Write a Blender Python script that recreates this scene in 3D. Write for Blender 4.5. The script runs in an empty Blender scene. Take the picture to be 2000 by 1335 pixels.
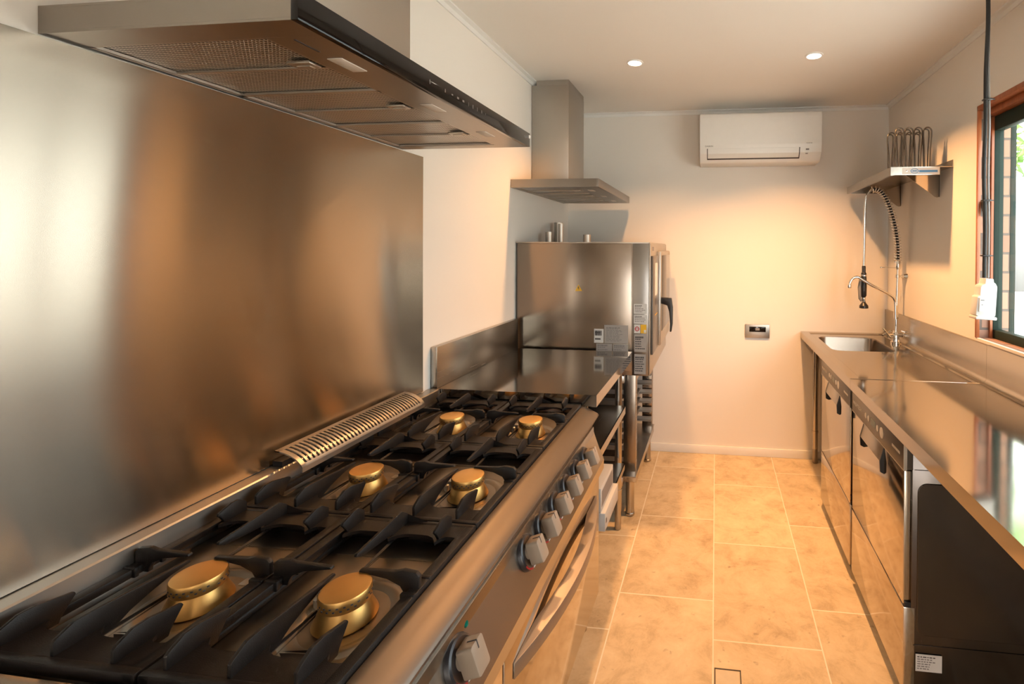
import bpy, bmesh, math, random
from math import pi, sin, cos, radians
from mathutils import Vector, Matrix
random.seed(7)
S = bpy.context.scene
COL = S.collection

# ---------------------------------------------------------------- camera
CAMH = 1.4729
cam = bpy.data.cameras.new('camera'); camo = bpy.data.objects.new('camera', cam); COL.objects.link(camo)
cam.sensor_fit = 'HORIZONTAL'; cam.sensor_width = 36.0
cam.lens = 929.474 / 2000 * 36
cam.shift_x = (1000 - 1289.97) / 2000
cam.shift_y = (493.32 - 667.5) / 2000
cam.clip_start = 0.02; cam.clip_end = 200
yaw, pitch, roll = -0.1158, -0.0079, 0.0054
fwd = Vector((sin(yaw) * cos(pitch), cos(yaw) * cos(pitch), sin(pitch)))
rt = Vector((cos(yaw), -sin(yaw), 0)); up = rt.cross(fwd)
r2 = rt * cos(roll) + up * sin(roll); u2 = up * cos(roll) - rt * sin(roll)
M = Matrix((r2, u2, -fwd)).transposed().to_4x4(); M.translation = (0, 0, CAMH)
camo.matrix_world = M
S.camera = camo

# ---------------------------------------------------------------- exposure and world
S.view_settings.view_transform = 'Standard'
S.view_settings.look = 'None'
S.view_settings.exposure = 0.0
S.view_settings.gamma = 1.0
S.view_settings.use_curve_mapping = False
S.cycles.max_bounces = 7
S.cycles.use_adaptive_sampling = True
S.cycles.adaptive_threshold = 0.04
S.cycles.diffuse_bounces = 5
S.cycles.glossy_bounces = 4
S.cycles.sample_clamp_indirect = 6.0
S.cycles.blur_glossy = 0.2
S.cycles.caustics_reflective = False
S.cycles.caustics_refractive = False

W = bpy.data.worlds.new('World'); S.world = W; W.use_nodes = True
wn = W.node_tree.nodes; wl = W.node_tree.links
sky = wn.new('ShaderNodeTexSky'); sky.sky_type = 'NISHITA'; sky.sun_disc = False
sky.sun_elevation = radians(42); sky.sun_rotation = radians(200); sky.altitude = 50
sky.air_density = 1.0; sky.dust_density = 3.0; sky.ozone_density = 1.0
SKY = 1.75
wn['Background'].inputs['Strength'].default_value = SKY
hsv = wn.new('ShaderNodeHueSaturation'); hsv.inputs['Saturation'].default_value = 0.22
wl.new(sky.outputs[0], hsv.inputs['Color']); wl.new(hsv.outputs[0], wn['Background'].inputs['Color'])

sunl = bpy.data.lights.new('sun', 'SUN'); sunl.energy = 20.0; sunl.angle = radians(1.0); sunl.color = (1.0, 0.95, 0.88)
suno = bpy.data.objects.new('sun', sunl); COL.objects.link(suno)
suno.rotation_euler = Vector((0.45, -0.40, -1.0)).to_track_quat('-Z', 'Y').to_euler()
LAMP_COLOR = (1.0, 0.485, 0.175)
LAMP_POWER = 15.5

# ---------------------------------------------------------------- materials
def newmat(name):
    m = bpy.data.materials.new(name); m.use_nodes = True
    return m, m.node_tree.nodes, m.node_tree.links, m.node_tree.nodes['Principled BSDF']

def plain(name, color, rough=0.5, metal=0.0, spec=0.5, coat=0.0, noise=0.0, nscale=30.0, bump=0.0, bscale=200.0):
    m, n, l, p = newmat(name)
    p.inputs['Base Color'].default_value = (*color, 1)
    p.inputs['Roughness'].default_value = rough
    p.inputs['Metallic'].default_value = metal
    p.inputs['Specular IOR Level'].default_value = spec
    p.inputs['Coat Weight'].default_value = coat
    tc = n.new('ShaderNodeTexCoord')
    if noise > 0:
        t = n.new('ShaderNodeTexNoise'); t.inputs['Scale'].default_value = nscale; t.inputs['Detail'].default_value = 6
        l.new(tc.outputs['Object'], t.inputs['Vector'])
        mr = n.new('ShaderNodeMapRange')
        mr.inputs['To Min'].default_value = 1 - noise; mr.inputs['To Max'].default_value = 1 + noise
        l.new(t.outputs['Fac'], mr.inputs['Value'])
        mx = n.new('ShaderNodeMix'); mx.data_type = 'RGBA'; mx.blend_type = 'MULTIPLY'
        mx.inputs['Factor'].default_value = 1.0
        mx.inputs['A'].default_value = (*color, 1)
        l.new(mr.outputs[0], mx.inputs['B'])
        l.new(mx.outputs['Result'], p.inputs['Base Color'])
    if bump > 0:
        t = n.new('ShaderNodeTexNoise'); t.inputs['Scale'].default_value = bscale; t.inputs['Detail'].default_value = 3
        l.new(tc.outputs['Object'], t.inputs['Vector'])
        b = n.new('ShaderNodeBump'); b.inputs['Strength'].default_value = bump; b.inputs['Distance'].default_value = 0.001
        l.new(t.outputs['Fac'], b.inputs['Height']); l.new(b.outputs[0], p.inputs['Normal'])
    return m

def steel(name, color=(0.60, 0.58, 0.55), rough=0.26, aniso=0.6, lines=0.03, bump=0.0):
    # brushed along UV.u (metres)
    m, n, l, p = newmat(name)
    p.inputs['Base Color'].default_value = (*color, 1)
    p.inputs['Metallic'].default_value = 1.0
    p.inputs['Anisotropic'].default_value = aniso
    p.inputs['Anisotropic Rotation'].default_value = 0.25
    uv = n.new('ShaderNodeUVMap'); uv.uv_map = 'UVMap'
    mp = n.new('ShaderNodeMapping'); mp.inputs['Scale'].default_value = (4, 260, 1)
    l.new(uv.outputs[0], mp.inputs['Vector'])
    t = n.new('ShaderNodeTexNoise'); t.inputs['Scale'].default_value = 1.0; t.inputs['Detail'].default_value = 4
    l.new(mp.outputs[0], t.inputs['Vector'])
    mp2 = n.new('ShaderNodeMapping'); mp2.inputs['Scale'].default_value = (0.8, 2.0, 1)
    l.new(uv.outputs[0], mp2.inputs['Vector'])
    t2 = n.new('ShaderNodeTexNoise'); t2.inputs['Scale'].default_value = 2.0; t2.inputs['Detail'].default_value = 3
    l.new(mp2.outputs[0], t2.inputs['Vector'])
    ad = n.new('ShaderNodeMath'); ad.operation = 'ADD'
    l.new(t.outputs['Fac'], ad.inputs[0]); l.new(t2.outputs['Fac'], ad.inputs[1])
    mr = n.new('ShaderNodeMapRange'); mr.inputs['From Min'].default_value = 0.6; mr.inputs['From Max'].default_value = 1.4
    mr.inputs['To Min'].default_value = max(0.02, rough - lines); mr.inputs['To Max'].default_value = rough + lines
    l.new(ad.outputs[0], mr.inputs['Value']); l.new(mr.outputs[0], p.inputs['Roughness'])
    tg = n.new('ShaderNodeTangent'); tg.direction_type = 'UV_MAP'; tg.uv_map = 'UVMap'
    l.new(tg.outputs[0], p.inputs['Tangent'])
    if bump > 0:
        b = n.new('ShaderNodeBump'); b.inputs['Strength'].default_value = bump; b.inputs['Distance'].default_value = 0.0005
        l.new(t.outputs['Fac'], b.inputs['Height']); l.new(b.outputs[0], p.inputs['Normal'])
    return m

def emit(name, color, strength):
    m, n, l, p = newmat(name)
    p.inputs['Base Color'].default_value = (0.8, 0.8, 0.8, 1)
    p.inputs['Emission Color'].default_value = (*color, 1)
    p.inputs['Emission Strength'].default_value = strength
    return m

def wallpaint(name, color, rough=0.75):
    m, n, l, p = newmat(name)
    p.inputs['Roughness'].default_value = rough
    p.inputs['Specular IOR Level'].default_value = 0.3
    tc = n.new('ShaderNodeTexCoord')
    t = n.new('ShaderNodeTexNoise'); t.inputs['Scale'].default_value = 1.3; t.inputs['Detail'].default_value = 4
    l.new(tc.outputs['Object'], t.inputs['Vector'])
    cr = n.new('ShaderNodeValToRGB')
    cr.color_ramp.elements[0].position = 0.3; cr.color_ramp.elements[0].color = (*[c * 0.975 for c in color], 1)
    cr.color_ramp.elements[1].position = 0.7; cr.color_ramp.elements[1].color = (*color, 1)
    l.new(t.outputs['Fac'], cr.inputs[0]); l.new(cr.outputs[0], p.inputs['Base Color'])
    t2 = n.new('ShaderNodeTexNoise'); t2.inputs['Scale'].default_value = 260
    l.new(tc.outputs['Object'], t2.inputs['Vector'])
    b = n.new('ShaderNodeBump'); b.inputs['Strength'].default_value = 0.05; b.inputs['Distance'].default_value = 0.001
    l.new(t2.outputs['Fac'], b.inputs['Height']); l.new(b.outputs[0], p.inputs['Normal'])
    return m

def tilemat():
    # 0.4 x 0.6 m limestone slabs in columns; column c is offset along y by c * 0.2 m, with pale grout lines
    m, n, l, p = newmat('limestone_tiles')
    tc = n.new('ShaderNodeTexCoord'); sp = n.new('ShaderNodeSeparateXYZ'); l.new(tc.outputs['Object'], sp.inputs[0])
    def math_(op, a, b=None):
        x = n.new('ShaderNodeMath'); x.operation = op
        for i, v in enumerate((a, b)):
            if v is None: continue
            if isinstance(v, (int, float)): x.inputs[i].default_value = v
            else: l.new(v, x.inputs[i])
        return x.outputs[0]
    cx = math_('DIVIDE', math_('ADD', sp.outputs['X'], 0.001), 0.4)
    ci = math_('FLOOR', cx); fx = math_('SUBTRACT', cx, ci)
    # columns: c=0 lines at y=0.0 mod 0.6 ; c=1 at 0.2 ; c=-1 at 0.2 (bonded two-by-two)
    par = math_('MODULO', math_('ADD', ci, 100), 2.0)
    yy = math_('DIVIDE', math_('SUBTRACT', math_('ADD', sp.outputs['Y'], 0.003), math_('MULTIPLY', par, 0.2)), 0.6)
    yi = math_('FLOOR', yy); fy = math_('SUBTRACT', yy, yi)
    def edge(f, size):
        d = math_('MULTIPLY', math_('MINIMUM', f, math_('SUBTRACT', 1.0, f)), size)
        return d
    d = math_('MINIMUM', edge(fx, 0.4), edge(fy, 0.6))
    gm = n.new('ShaderNodeMapRange'); gm.inputs['From Min'].default_value = 0.0016; gm.inputs['From Max'].default_value = 0.0034
    gm.inputs['To Min'].default_value = 1.0; gm.inputs['To Max'].default_value = 0.0
    l.new(d, gm.inputs['Value'])
    cmb = n.new('ShaderNodeCombineXYZ'); l.new(ci, cmb.inputs[0]); l.new(yi, cmb.inputs[1])
    wnz = n.new('ShaderNodeTexWhiteNoise'); wnz.noise_dimensions = '3D'; l.new(cmb.outputs[0], wnz.inputs['Vector'])
    off = n.new('ShaderNodeVectorMath'); off.operation = 'MULTIPLY_ADD'
    l.new(wnz.outputs['Color'], off.inputs[0]); off.inputs[1].default_value = (9, 9, 9); l.new(tc.outputs['Object'], off.inputs[2])
    n1 = n.new('ShaderNodeTexNoise'); n1.inputs['Scale'].default_value = 8.0; n1.inputs['Detail'].default_value = 9; n1.inputs['Roughness'].default_value = 0.72
    n1.inputs['Distortion'].default_value = 0.35
    l.new(off.outputs[0], n1.inputs['Vector'])
    cr = n.new('ShaderNodeValToRGB'); e = cr.color_ramp.elements
    e[0].position = 0.32; e[0].color = (0.44, 0.33, 0.20, 1)
    e[1].position = 0.72; e[1].color = (0.72, 0.60, 0.42, 1)
    x = e.new(0.50); x.color = (0.62, 0.49, 0.32, 1)
    l.new(n1.outputs['Fac'], cr.inputs[0])
    n2 = n.new('ShaderNodeTexNoise'); n2.inputs['Scale'].default_value = 34; n2.inputs['Detail'].default_value = 5
    l.new(off.outputs[0], n2.inputs['Vector'])
    sp2 = n.new('ShaderNodeMapRange'); sp2.inputs['From Min'].default_value = 0.66; sp2.inputs['From Max'].default_value = 0.78
    l.new(n2.outputs['Fac'], sp2.inputs['Value'])
    mx = n.new('ShaderNodeMix'); mx.data_type = 'RGBA'; l.new(sp2.outputs[0], mx.inputs['Factor'])
    l.new(cr.outputs[0], mx.inputs['A']); mx.inputs['B'].default_value = (0.36, 0.27, 0.18, 1)
    hs = n.new('ShaderNodeHueSaturation'); l.new(mx.outputs['Result'], hs.inputs['Color'])
    tv = n.new('ShaderNodeMapRange'); tv.inputs['To Min'].default_value = 0.94; tv.inputs['To Max'].default_value = 1.06
    l.new(wnz.outputs['Value'], tv.inputs['Value']); l.new(tv.outputs[0], hs.inputs['Value'])
    mg = n.new('ShaderNodeMix'); mg.data_type = 'RGBA'; l.new(gm.outputs[0], mg.inputs['Factor'])
    l.new(hs.outputs[0], mg.inputs['A']); mg.inputs['B'].default_value = (0.80, 0.73, 0.62, 1)
    l.new(mg.outputs['Result'], p.inputs['Base Color'])
    rr = n.new('ShaderNodeMapRange'); rr.inputs['To Min'].default_value = 0.42; rr.inputs['To Max'].default_value = 0.6
    l.new(n2.outputs['Fac'], rr.inputs['Value']); l.new(rr.outputs[0], p.inputs['Roughness'])
    bp = n.new('ShaderNodeBump'); bp.inputs['Strength'].default_value = 0.25; bp.inputs['Distance'].default_value = 0.002
    sb = math_('SUBTRACT', n1.outputs['Fac'], math_('MULTIPLY', gm.outputs[0], 0.6))
    l.new(sb, bp.inputs['Height']); l.new(bp.outputs[0], p.inputs['Normal'])
    return m

def brickmat():
    m, n, l, p = newmat('brown_brick')
    uv = n.new('ShaderNodeUVMap'); uv.uv_map = 'UVMap'
    b = n.new('ShaderNodeTexBrick')
    b.inputs['Scale'].default_value = 1.0
    b.inputs['Brick Width'].default_value = 0.24; b.inputs['Row Height'].default_value = 0.086
    b.inputs['Mortar Size'].default_value = 0.006; b.inputs['Mortar Smooth'].default_value = 0.1
    b.inputs['Color1'].default_value = (0.36, 0.20, 0.14, 1); b.inputs['Color2'].default_value = (0.46, 0.28, 0.20, 1)
    b.inputs['Mortar'].default_value = (0.17, 0.14, 0.12, 1)
    l.new(uv.outputs[0], b.inputs['Vector'])
    l.new(b.outputs['Color'], p.inputs['Base Color'])
    p.inputs['Roughness'].default_value = 0.85
    bp = n.new('ShaderNodeBump'); bp.inputs['Strength'].default_value = 0.6; bp.inputs['Distance'].default_value = 0.004; bp.invert = True
    l.new(b.outputs['Fac'], bp.inputs['Height']); l.new(bp.outputs[0], p.inputs['Normal'])
    return m

def timbermat():
    m, n, l, p = newmat('red_timber')
    uv = n.new('ShaderNodeUVMap'); uv.uv_map = 'UVMap'
    mp = n.new('ShaderNodeMapping'); mp.inputs['Scale'].default_value = (3, 55, 1)
    l.new(uv.outputs[0], mp.inputs['Vector'])
    t = n.new('ShaderNodeTexNoise'); t.inputs['Scale'].default_value = 1; t.inputs['Detail'].default_value = 5; t.inputs['Distortion'].default_value = 0.6
    l.new(mp.outputs[0], t.inputs['Vector'])
    cr = n.new('ShaderNodeValToRGB')
    cr.color_ramp.elements[0].position = 0.3; cr.color_ramp.elements[0].color = (0.30, 0.085, 0.03, 1)
    cr.color_ramp.elements[1].position = 0.75; cr.color_ramp.elements[1].color = (0.48, 0.16, 0.06, 1)
    l.new(t.outputs['Fac'], cr.inputs[0]); l.new(cr.outputs[0], p.inputs['Base Color'])
    p.inputs['Roughness'].default_value = 0.35
    return m

def glassmat():
    m, n, l, p = newmat('window_glass')
    n.remove(p)
    out = n['Material Output']
    g = n.new('ShaderNodeBsdfGlossy'); g.inputs['Roughness'].default_value = 0.0
    t = n.new('ShaderNodeBsdfTransparent'); t.inputs['Color'].default_value = (0.94, 0.97, 0.95, 1)
    lw = n.new('ShaderNodeLayerWeight'); lw.inputs['Blend'].default_value = 0.5
    pw = n.new('ShaderNodeMath'); pw.operation = 'POWER'; pw.inputs[1].default_value = 5.0; l.new(lw.outputs['Facing'], pw.inputs[0])
    f = n.new('ShaderNodeMath'); f.operation = 'MULTIPLY_ADD'; f.inputs[1].default_value = 0.9; f.inputs[2].default_value = 0.04; l.new(pw.outputs[0], f.inputs[0])
    mx = n.new('ShaderNodeMixShader')
    l.new(f.outputs[0], mx.inputs[0]); l.new(t.outputs[0], mx.inputs[1]); l.new(g.outputs[0], mx.inputs[2])
    l.new(mx.outputs[0], out.inputs['Surface'])
    return m

def filtermat():
    # expanded aluminium mesh of a hood filter: small diamond openings in the thin sheet
    m, n, l, p = newmat('filter_mesh')
    uv = n.new('ShaderNodeUVMap'); uv.uv_map = 'UVMap'
    sp = n.new('ShaderNodeSeparateXYZ'); l.new(uv.outputs[0], sp.inputs[0])
    def math_(op, a, b=None):
        x = n.new('ShaderNodeMath'); x.operation = op
        for i, v in enumerate((a, b)):
            if v is None: continue
            if isinstance(v, (int, float)): x.inputs[i].default_value = v
            else: l.new(v, x.inputs[i])
        return x.outputs[0]
    k = 2 * pi / 0.015
    s1 = math_('SINE', math_('MULTIPLY', math_('ADD', sp.outputs['X'], sp.outputs['Y']), k))
    s2 = math_('SINE', math_('MULTIPLY', math_('SUBTRACT', sp.outputs['X'], sp.outputs['Y']), k))
    f = math_('MULTIPLY', s1, s2)
    mr = n.new('ShaderNodeMapRange'); mr.inputs['From Min'].default_value = -0.15; mr.inputs['From Max'].default_value = 0.35
    l.new(f, mr.inputs['Value'])
    mx = n.new('ShaderNodeMix'); mx.data_type = 'RGBA'; l.new(mr.outputs[0], mx.inputs['Factor'])
    mx.inputs['A'].default_value = (0.66, 0.62, 0.57, 1); mx.inputs['B'].default_value = (0.04, 0.04, 0.04, 1)
    l.new(mx.outputs['Result'], p.inputs['Base Color'])
    p.inputs['Metallic'].default_value = 1.0; p.inputs['Roughness'].default_value = 0.35
    b = n.new('ShaderNodeBump'); b.inputs['Strength'].default_value = 0.5; b.inputs['Distance'].default_value = 0.002; b.invert = True
    l.new(mr.outputs[0], b.inputs['Height']); l.new(b.outputs[0], p.inputs['Normal'])
    return m

MT = {
    'wall': wallpaint('white_wall_paint', (0.83, 0.785, 0.725)),
    'ceil': wallpaint('white_ceiling_paint', (0.88, 0.84, 0.78)),
    'trim': plain('white_gloss_trim', (0.82, 0.81, 0.78), 0.4, noise=0.02),
    'tile': tilemat(),
    'brick': brickmat(),
    'timber': timbermat(),
    'glass': glassmat(),
    'green': plain('dark_green_paint', (0.018, 0.033, 0.026), 0.6, 0.0, 0.2, noise=0.1),
    'splash': steel('brushed_splashback_steel', (0.42, 0.365, 0.30), 0.195, 1.0, 0.006, 0.0),
    'handlesteel': steel('handle_steel', (0.36, 0.31, 0.27), 0.48, 0.2, 0.006, 0.0),
    'ovensteel': steel('oven_side_steel', (0.30, 0.25, 0.205), 0.24, 0.5, 0.01, 0.0),
    'canopysteel': steel('hood_canopy_steel', (0.33, 0.295, 0.26), 0.30, 0.5, 0.01, 0.0),
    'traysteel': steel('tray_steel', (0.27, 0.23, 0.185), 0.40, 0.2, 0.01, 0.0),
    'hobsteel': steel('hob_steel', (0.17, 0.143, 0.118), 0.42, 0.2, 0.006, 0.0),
    'steel': steel('brushed_steel', (0.46, 0.425, 0.38), 0.27, 0.5, 0.006, 0.0),
    'bench': steel('bench_top_steel', (0.46, 0.42, 0.37), 0.095, 0.3, 0.006, 0.0),
    'satin': steel('satin_steel', (0.46, 0.425, 0.38), 0.38, 0.3, 0.006, 0.0),
    'mirror': steel('polished_door_steel', (0.54, 0.48, 0.41), 0.09, 0.35, 0.006, 0.0),
    'wire': plain('dark_wire', (0.16, 0.14, 0.12), 0.25, 1.0, noise=0.1),
    'darksteel': steel('dark_steel', (0.32, 0.30, 0.28), 0.3, 0.4, 0.006, 0.0),
    'chrome': plain('chrome', (0.75, 0.74, 0.72), 0.06, 1.0, noise=0.03, nscale=8),
    'iron': plain('black_cast_iron', (0.014, 0.011, 0.0095), 0.42, 0.0, 0.3, noise=0.3, nscale=60, bump=0.35, bscale=700),
    'brass': plain('burner_brass', (0.74, 0.43, 0.14), 0.42, 1.0, noise=0.12, nscale=25, bump=0.05, bscale=500),
    'black': plain('black_plastic', (0.012, 0.012, 0.013), 0.35, 0.0, 0.5, noise=0.2),
    'blackgloss': plain('black_glass', (0.010, 0.008, 0.007), 0.05, 0.0, 0.3, noise=0.1),
    'blackpanel': plain('black_coated_panel', (0.12, 0.105, 0.095), 0.2, 1.0, 0.6, noise=0.2, nscale=4),
    'bezel': plain('dark_grey_bezel', (0.02, 0.02, 0.024), 0.3, 0.0, 0.55, noise=0.1),
    'knob': plain('grey_knob_plastic', (0.32, 0.255, 0.195), 0.45, 0.0, 0.4, noise=0.05, bump=0.03, bscale=500),
    'greyplastic': plain('grey_plastic', (0.23, 0.22, 0.21), 0.4, noise=0.05),
    'white': plain('white_plastic', (0.84, 0.83, 0.80), 0.32, noise=0.02),
    'offwhite': plain('offwhite_plastic', (0.48, 0.46, 0.43), 0.5, noise=0.03),
    'paper': plain('label_paper', (0.62, 0.60, 0.57), 0.55, noise=0.04),
    'greylabel': plain('grey_label', (0.34, 0.30, 0.27), 0.5, noise=0.06),
    'ink': plain('dark_ink', (0.05, 0.045, 0.045), 0.6, noise=0.1),
    'greyink': plain('grey_ink', (0.20, 0.18, 0.17), 0.6, noise=0.1),
    'red': plain('red_mark', (0.42, 0.015, 0.02), 0.45, noise=0.05),
    'yellow': plain('warning_yellow', (0.75, 0.42, 0.02), 0.5, noise=0.05),
    'blue': plain('blue_print', (0.05, 0.20, 0.42), 0.5, noise=0.05),
    'greenled': plain('green_lens', (0.0, 0.13, 0.095), 0.12, noise=0.1),
    'display': plain('dark_green_display', (0.05, 0.10, 0.08), 0.2, noise=0.1),
    'screen': plain('pale_display', (0.62, 0.56, 0.50), 0.25, noise=0.02),
    'button': plain('pale_button', (0.68, 0.65, 0.60), 0.4, noise=0.02),
    'darkstrip': plain('dark_control_strip', (0.085, 0.075, 0.065), 0.3, noise=0.05),
    'rubber': plain('black_rubber', (0.015, 0.015, 0.015), 0.6, noise=0.2),
    'filter': filtermat(),
    'lamp': emit('lamp_glow', (1.0, 0.86, 0.66), 18.0),
    'lens': plain('frosted_lamp_lens', (0.75, 0.68, 0.60), 0.5, noise=0.02),
    'paving': plain('pale_paving', (0.68, 0.66, 0.62), 0.85, noise=0.15, nscale=3),
    'leaf': plain('leaf_green', (0.16, 0.30, 0.06), 0.6, noise=0.5, nscale=5),
    'bark': plain('bark', (0.12, 0.08, 0.05), 0.9, noise=0.4, nscale=20),
}

# ---------------------------------------------------------------- mesh builder
class MB:
    def __init__(s): s.bm = bmesh.new()
    def mark(s): s.bm.verts.ensure_lookup_table(); return len(s.bm.verts)
    def xf(s, n, M):
        s.bm.verts.ensure_lookup_table()
        bmesh.ops.transform(s.bm, matrix=M, verts=s.bm.verts[n:]); return s
    def box(s, x0, x1, y0, y1, z0, z1, bev=0.0, seg=2, mi=0):
        if x0 > x1: x0, x1 = x1, x0
        if y0 > y1: y0, y1 = y1, y0
        if z0 > z1: z0, z1 = z1, z0
        vs = [s.bm.verts.new((x, y, z)) for x in (x0, x1) for y in (y0, y1) for z in (z0, z1)]
        f = [(0, 1, 3, 2), (4, 6, 7, 5), (0, 4, 5, 1), (2, 3, 7, 6), (0, 2, 6, 4), (1, 5, 7, 3)]
        fs = [s.bm.faces.new([vs[i] for i in q]) for q in f]
        for q in fs: q.material_index = mi
        if bev > 0:
            es = list({e for q in fs for e in q.edges})
            bmesh.ops.bevel(s.bm, geom=es, offset=bev, segments=seg, affect='EDGES', profile=0.5)
        return s
    def prism(s, pts, axis, a, b, bev=0.0, seg=2, mi=0, capbev=True):
        def P(u, v, t):
            return {'x': (t, u, v), 'y': (u, t, v), 'z': (u, v, t)}[axis]
        A = [s.bm.verts.new(P(u, v, a)) for u, v in pts]
        B = [s.bm.verts.new(P(u, v, b)) for u, v in pts]
        n = len(pts); fs = []
        fs.append(s.bm.faces.new(A)); fs.append(s.bm.faces.new(B[::-1]))
        for i in range(n):
            j = (i + 1) % n
            fs.append(s.bm.faces.new((A[j], A[i], B[i], B[j])))
        bmesh.ops.recalc_face_normals(s.bm, faces=fs)
        for q in fs: q.material_index = mi
        if bev > 0:
            es = list({e for q in fs for e in q.edges})
            bmesh.ops.bevel(s.bm, geom=es, offset=bev, segments=seg, affect='EDGES', profile=0.5)
        return s
    def lathe(s, prof, c=(0, 0, 0), seg=32, mi=0, cap=True):
        rings = []
        for r, z in prof:
            if r < 1e-6: rings.append([s.bm.verts.new((c[0], c[1], c[2] + z))])
            else: rings.append([s.bm.verts.new((c[0] + r * cos(2 * pi * k / seg), c[1] + r * sin(2 * pi * k / seg), c[2] + z)) for k in range(seg)])
        fs = []
        for A, B in zip(rings, rings[1:]):
            for k in range(seg):
                j = (k + 1) % seg
                if len(A) == 1 and len(B) == 1: continue
                if len(A) == 1: fs.append(s.bm.faces.new((A[0], B[k], B[j])))
                elif len(B) == 1: fs.append(s.bm.faces.new((A[k], B[0], A[j])))
                else: fs.append(s.bm.faces.new((A[k], B[k], B[j], A[j])))
        if cap:
            if len(rings[0]) > 1: fs.append(s.bm.faces.new(rings[0]))
            if len(rings[-1]) > 1: fs.append(s.bm.faces.new(rings[-1][::-1]))
        bmesh.ops.recalc_face_normals(s.bm, faces=fs)
        for q in fs: q.material_index = mi
        return s
    def cyl(s, p0, p1, r, seg=20, r1=None, mi=0):
        return s.tube([p0, p1], [r, r if r1 is None else r1], seg, mi=mi)
    def tube(s, path, r, seg=12, closed=False, mi=0):
        P = [Vector(p) for p in path]; n = len(P)
        R = r if isinstance(r, (list, tuple)) else [r] * n
        T = []
        for i in range(n):
            a = P[(i - 1) % n] if (closed or i > 0) else P[i]
            b = P[(i + 1) % n] if (closed or i < n - 1) else P[i]
            T.append((b - a).normalized())
        u = T[0].orthogonal().normalized(); rings = []
        for i in range(n):
            u = (u - T[i] * u.dot(T[i])).normalized(); v = T[i].cross(u)
            rings.append([s.bm.verts.new(P[i] + (u * cos(2 * pi * k / seg) + v * sin(2 * pi * k / seg)) * R[i]) for k in range(seg)])
        fs = []
        pairs = list(zip(rings, rings[1:])) + ([(rings[-1], rings[0])] if closed else [])
        for A, B in pairs:
            for k in range(seg):
                j = (k + 1) % seg
                fs.append(s.bm.faces.new((A[k], A[j], B[j], B[k])))
        if not closed:
            fs.append(s.bm.faces.new(rings[0][::-1])); fs.append(s.bm.faces.new(rings[-1]))
        bmesh.ops.recalc_face_normals(s.bm, faces=fs)
        for q in fs: q.material_index = mi
        return s
    def ring(s, c, r0, r1, z0, z1, a0=0.0, a1=2 * pi, seg=40, mi=0):
        full = abs(a1 - a0 - 2 * pi) < 1e-6
        n = seg if full else seg + 1
        L = []
        for k in range(n):
            a = a0 + (a1 - a0) * k / seg
            L.append([s.bm.verts.new((c[0] + r * cos(a), c[1] + r * sin(a), c[2] + z)) for r, z in ((r0, z0), (r1, z0), (r1, z1), (r0, z1))])
        fs = []
        for k in range(n if full else n - 1):
            A, B = L[k], L[(k + 1) % n]
            for q in range(4):
                w = (q + 1) % 4
                fs.append(s.bm.faces.new((A[q], A[w], B[w], B[q])))
        if not full:
            fs.append(s.bm.faces.new(L[0])); fs.append(s.bm.faces.new(L[-1][::-1]))
        bmesh.ops.recalc_face_normals(s.bm, faces=fs)
        for q in fs: q.material_index = mi
        return s
    def grid(s, fn, nu, nv, mi=0):
        V = [[s.bm.verts.new(fn(i / nu, j / nv)) for j in range(nv + 1)] for i in range(nu + 1)]
        for i in range(nu):
            for j in range(nv):
                f = s.bm.faces.new((V[i][j], V[i + 1][j], V[i + 1][j + 1], V[i][j + 1])); f.material_index = mi
        return s
    def mesh(s, me, M=None):
        n = s.mark(); s.bm.from_mesh(me)
        if M is not None: s.xf(n, M)
        return s

def text_mesh(txt, size, depth=0.0004, align='LEFT'):
    c = bpy.data.curves.new('lettering', 'FONT'); c.body = txt; c.size = size; c.extrude = depth; c.align_x = align; c.resolution_u = 2
    o = bpy.data.objects.new('lettering', c); COL.objects.link(o)
    bpy.context.view_layer.update()
    me = bpy.data.meshes.new_from_object(o.evaluated_get(bpy.context.evaluated_depsgraph_get()))
    bpy.data.objects.remove(o); bpy.data.curves.remove(c)
    return me

def frame(origin, xdir, ydir):
    X = Vector(xdir).normalized(); Y = Vector(ydir).normalized(); Z = X.cross(Y)
    M = Matrix((X, Y, Z)).transposed().to_4x4(); M.translation = origin
    return M

ORIGIN = {}
def wloc(o): return ORIGIN.get(o.name, Vector((0, 0, 0)))

def link(o): COL.objects.link(o)

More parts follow.
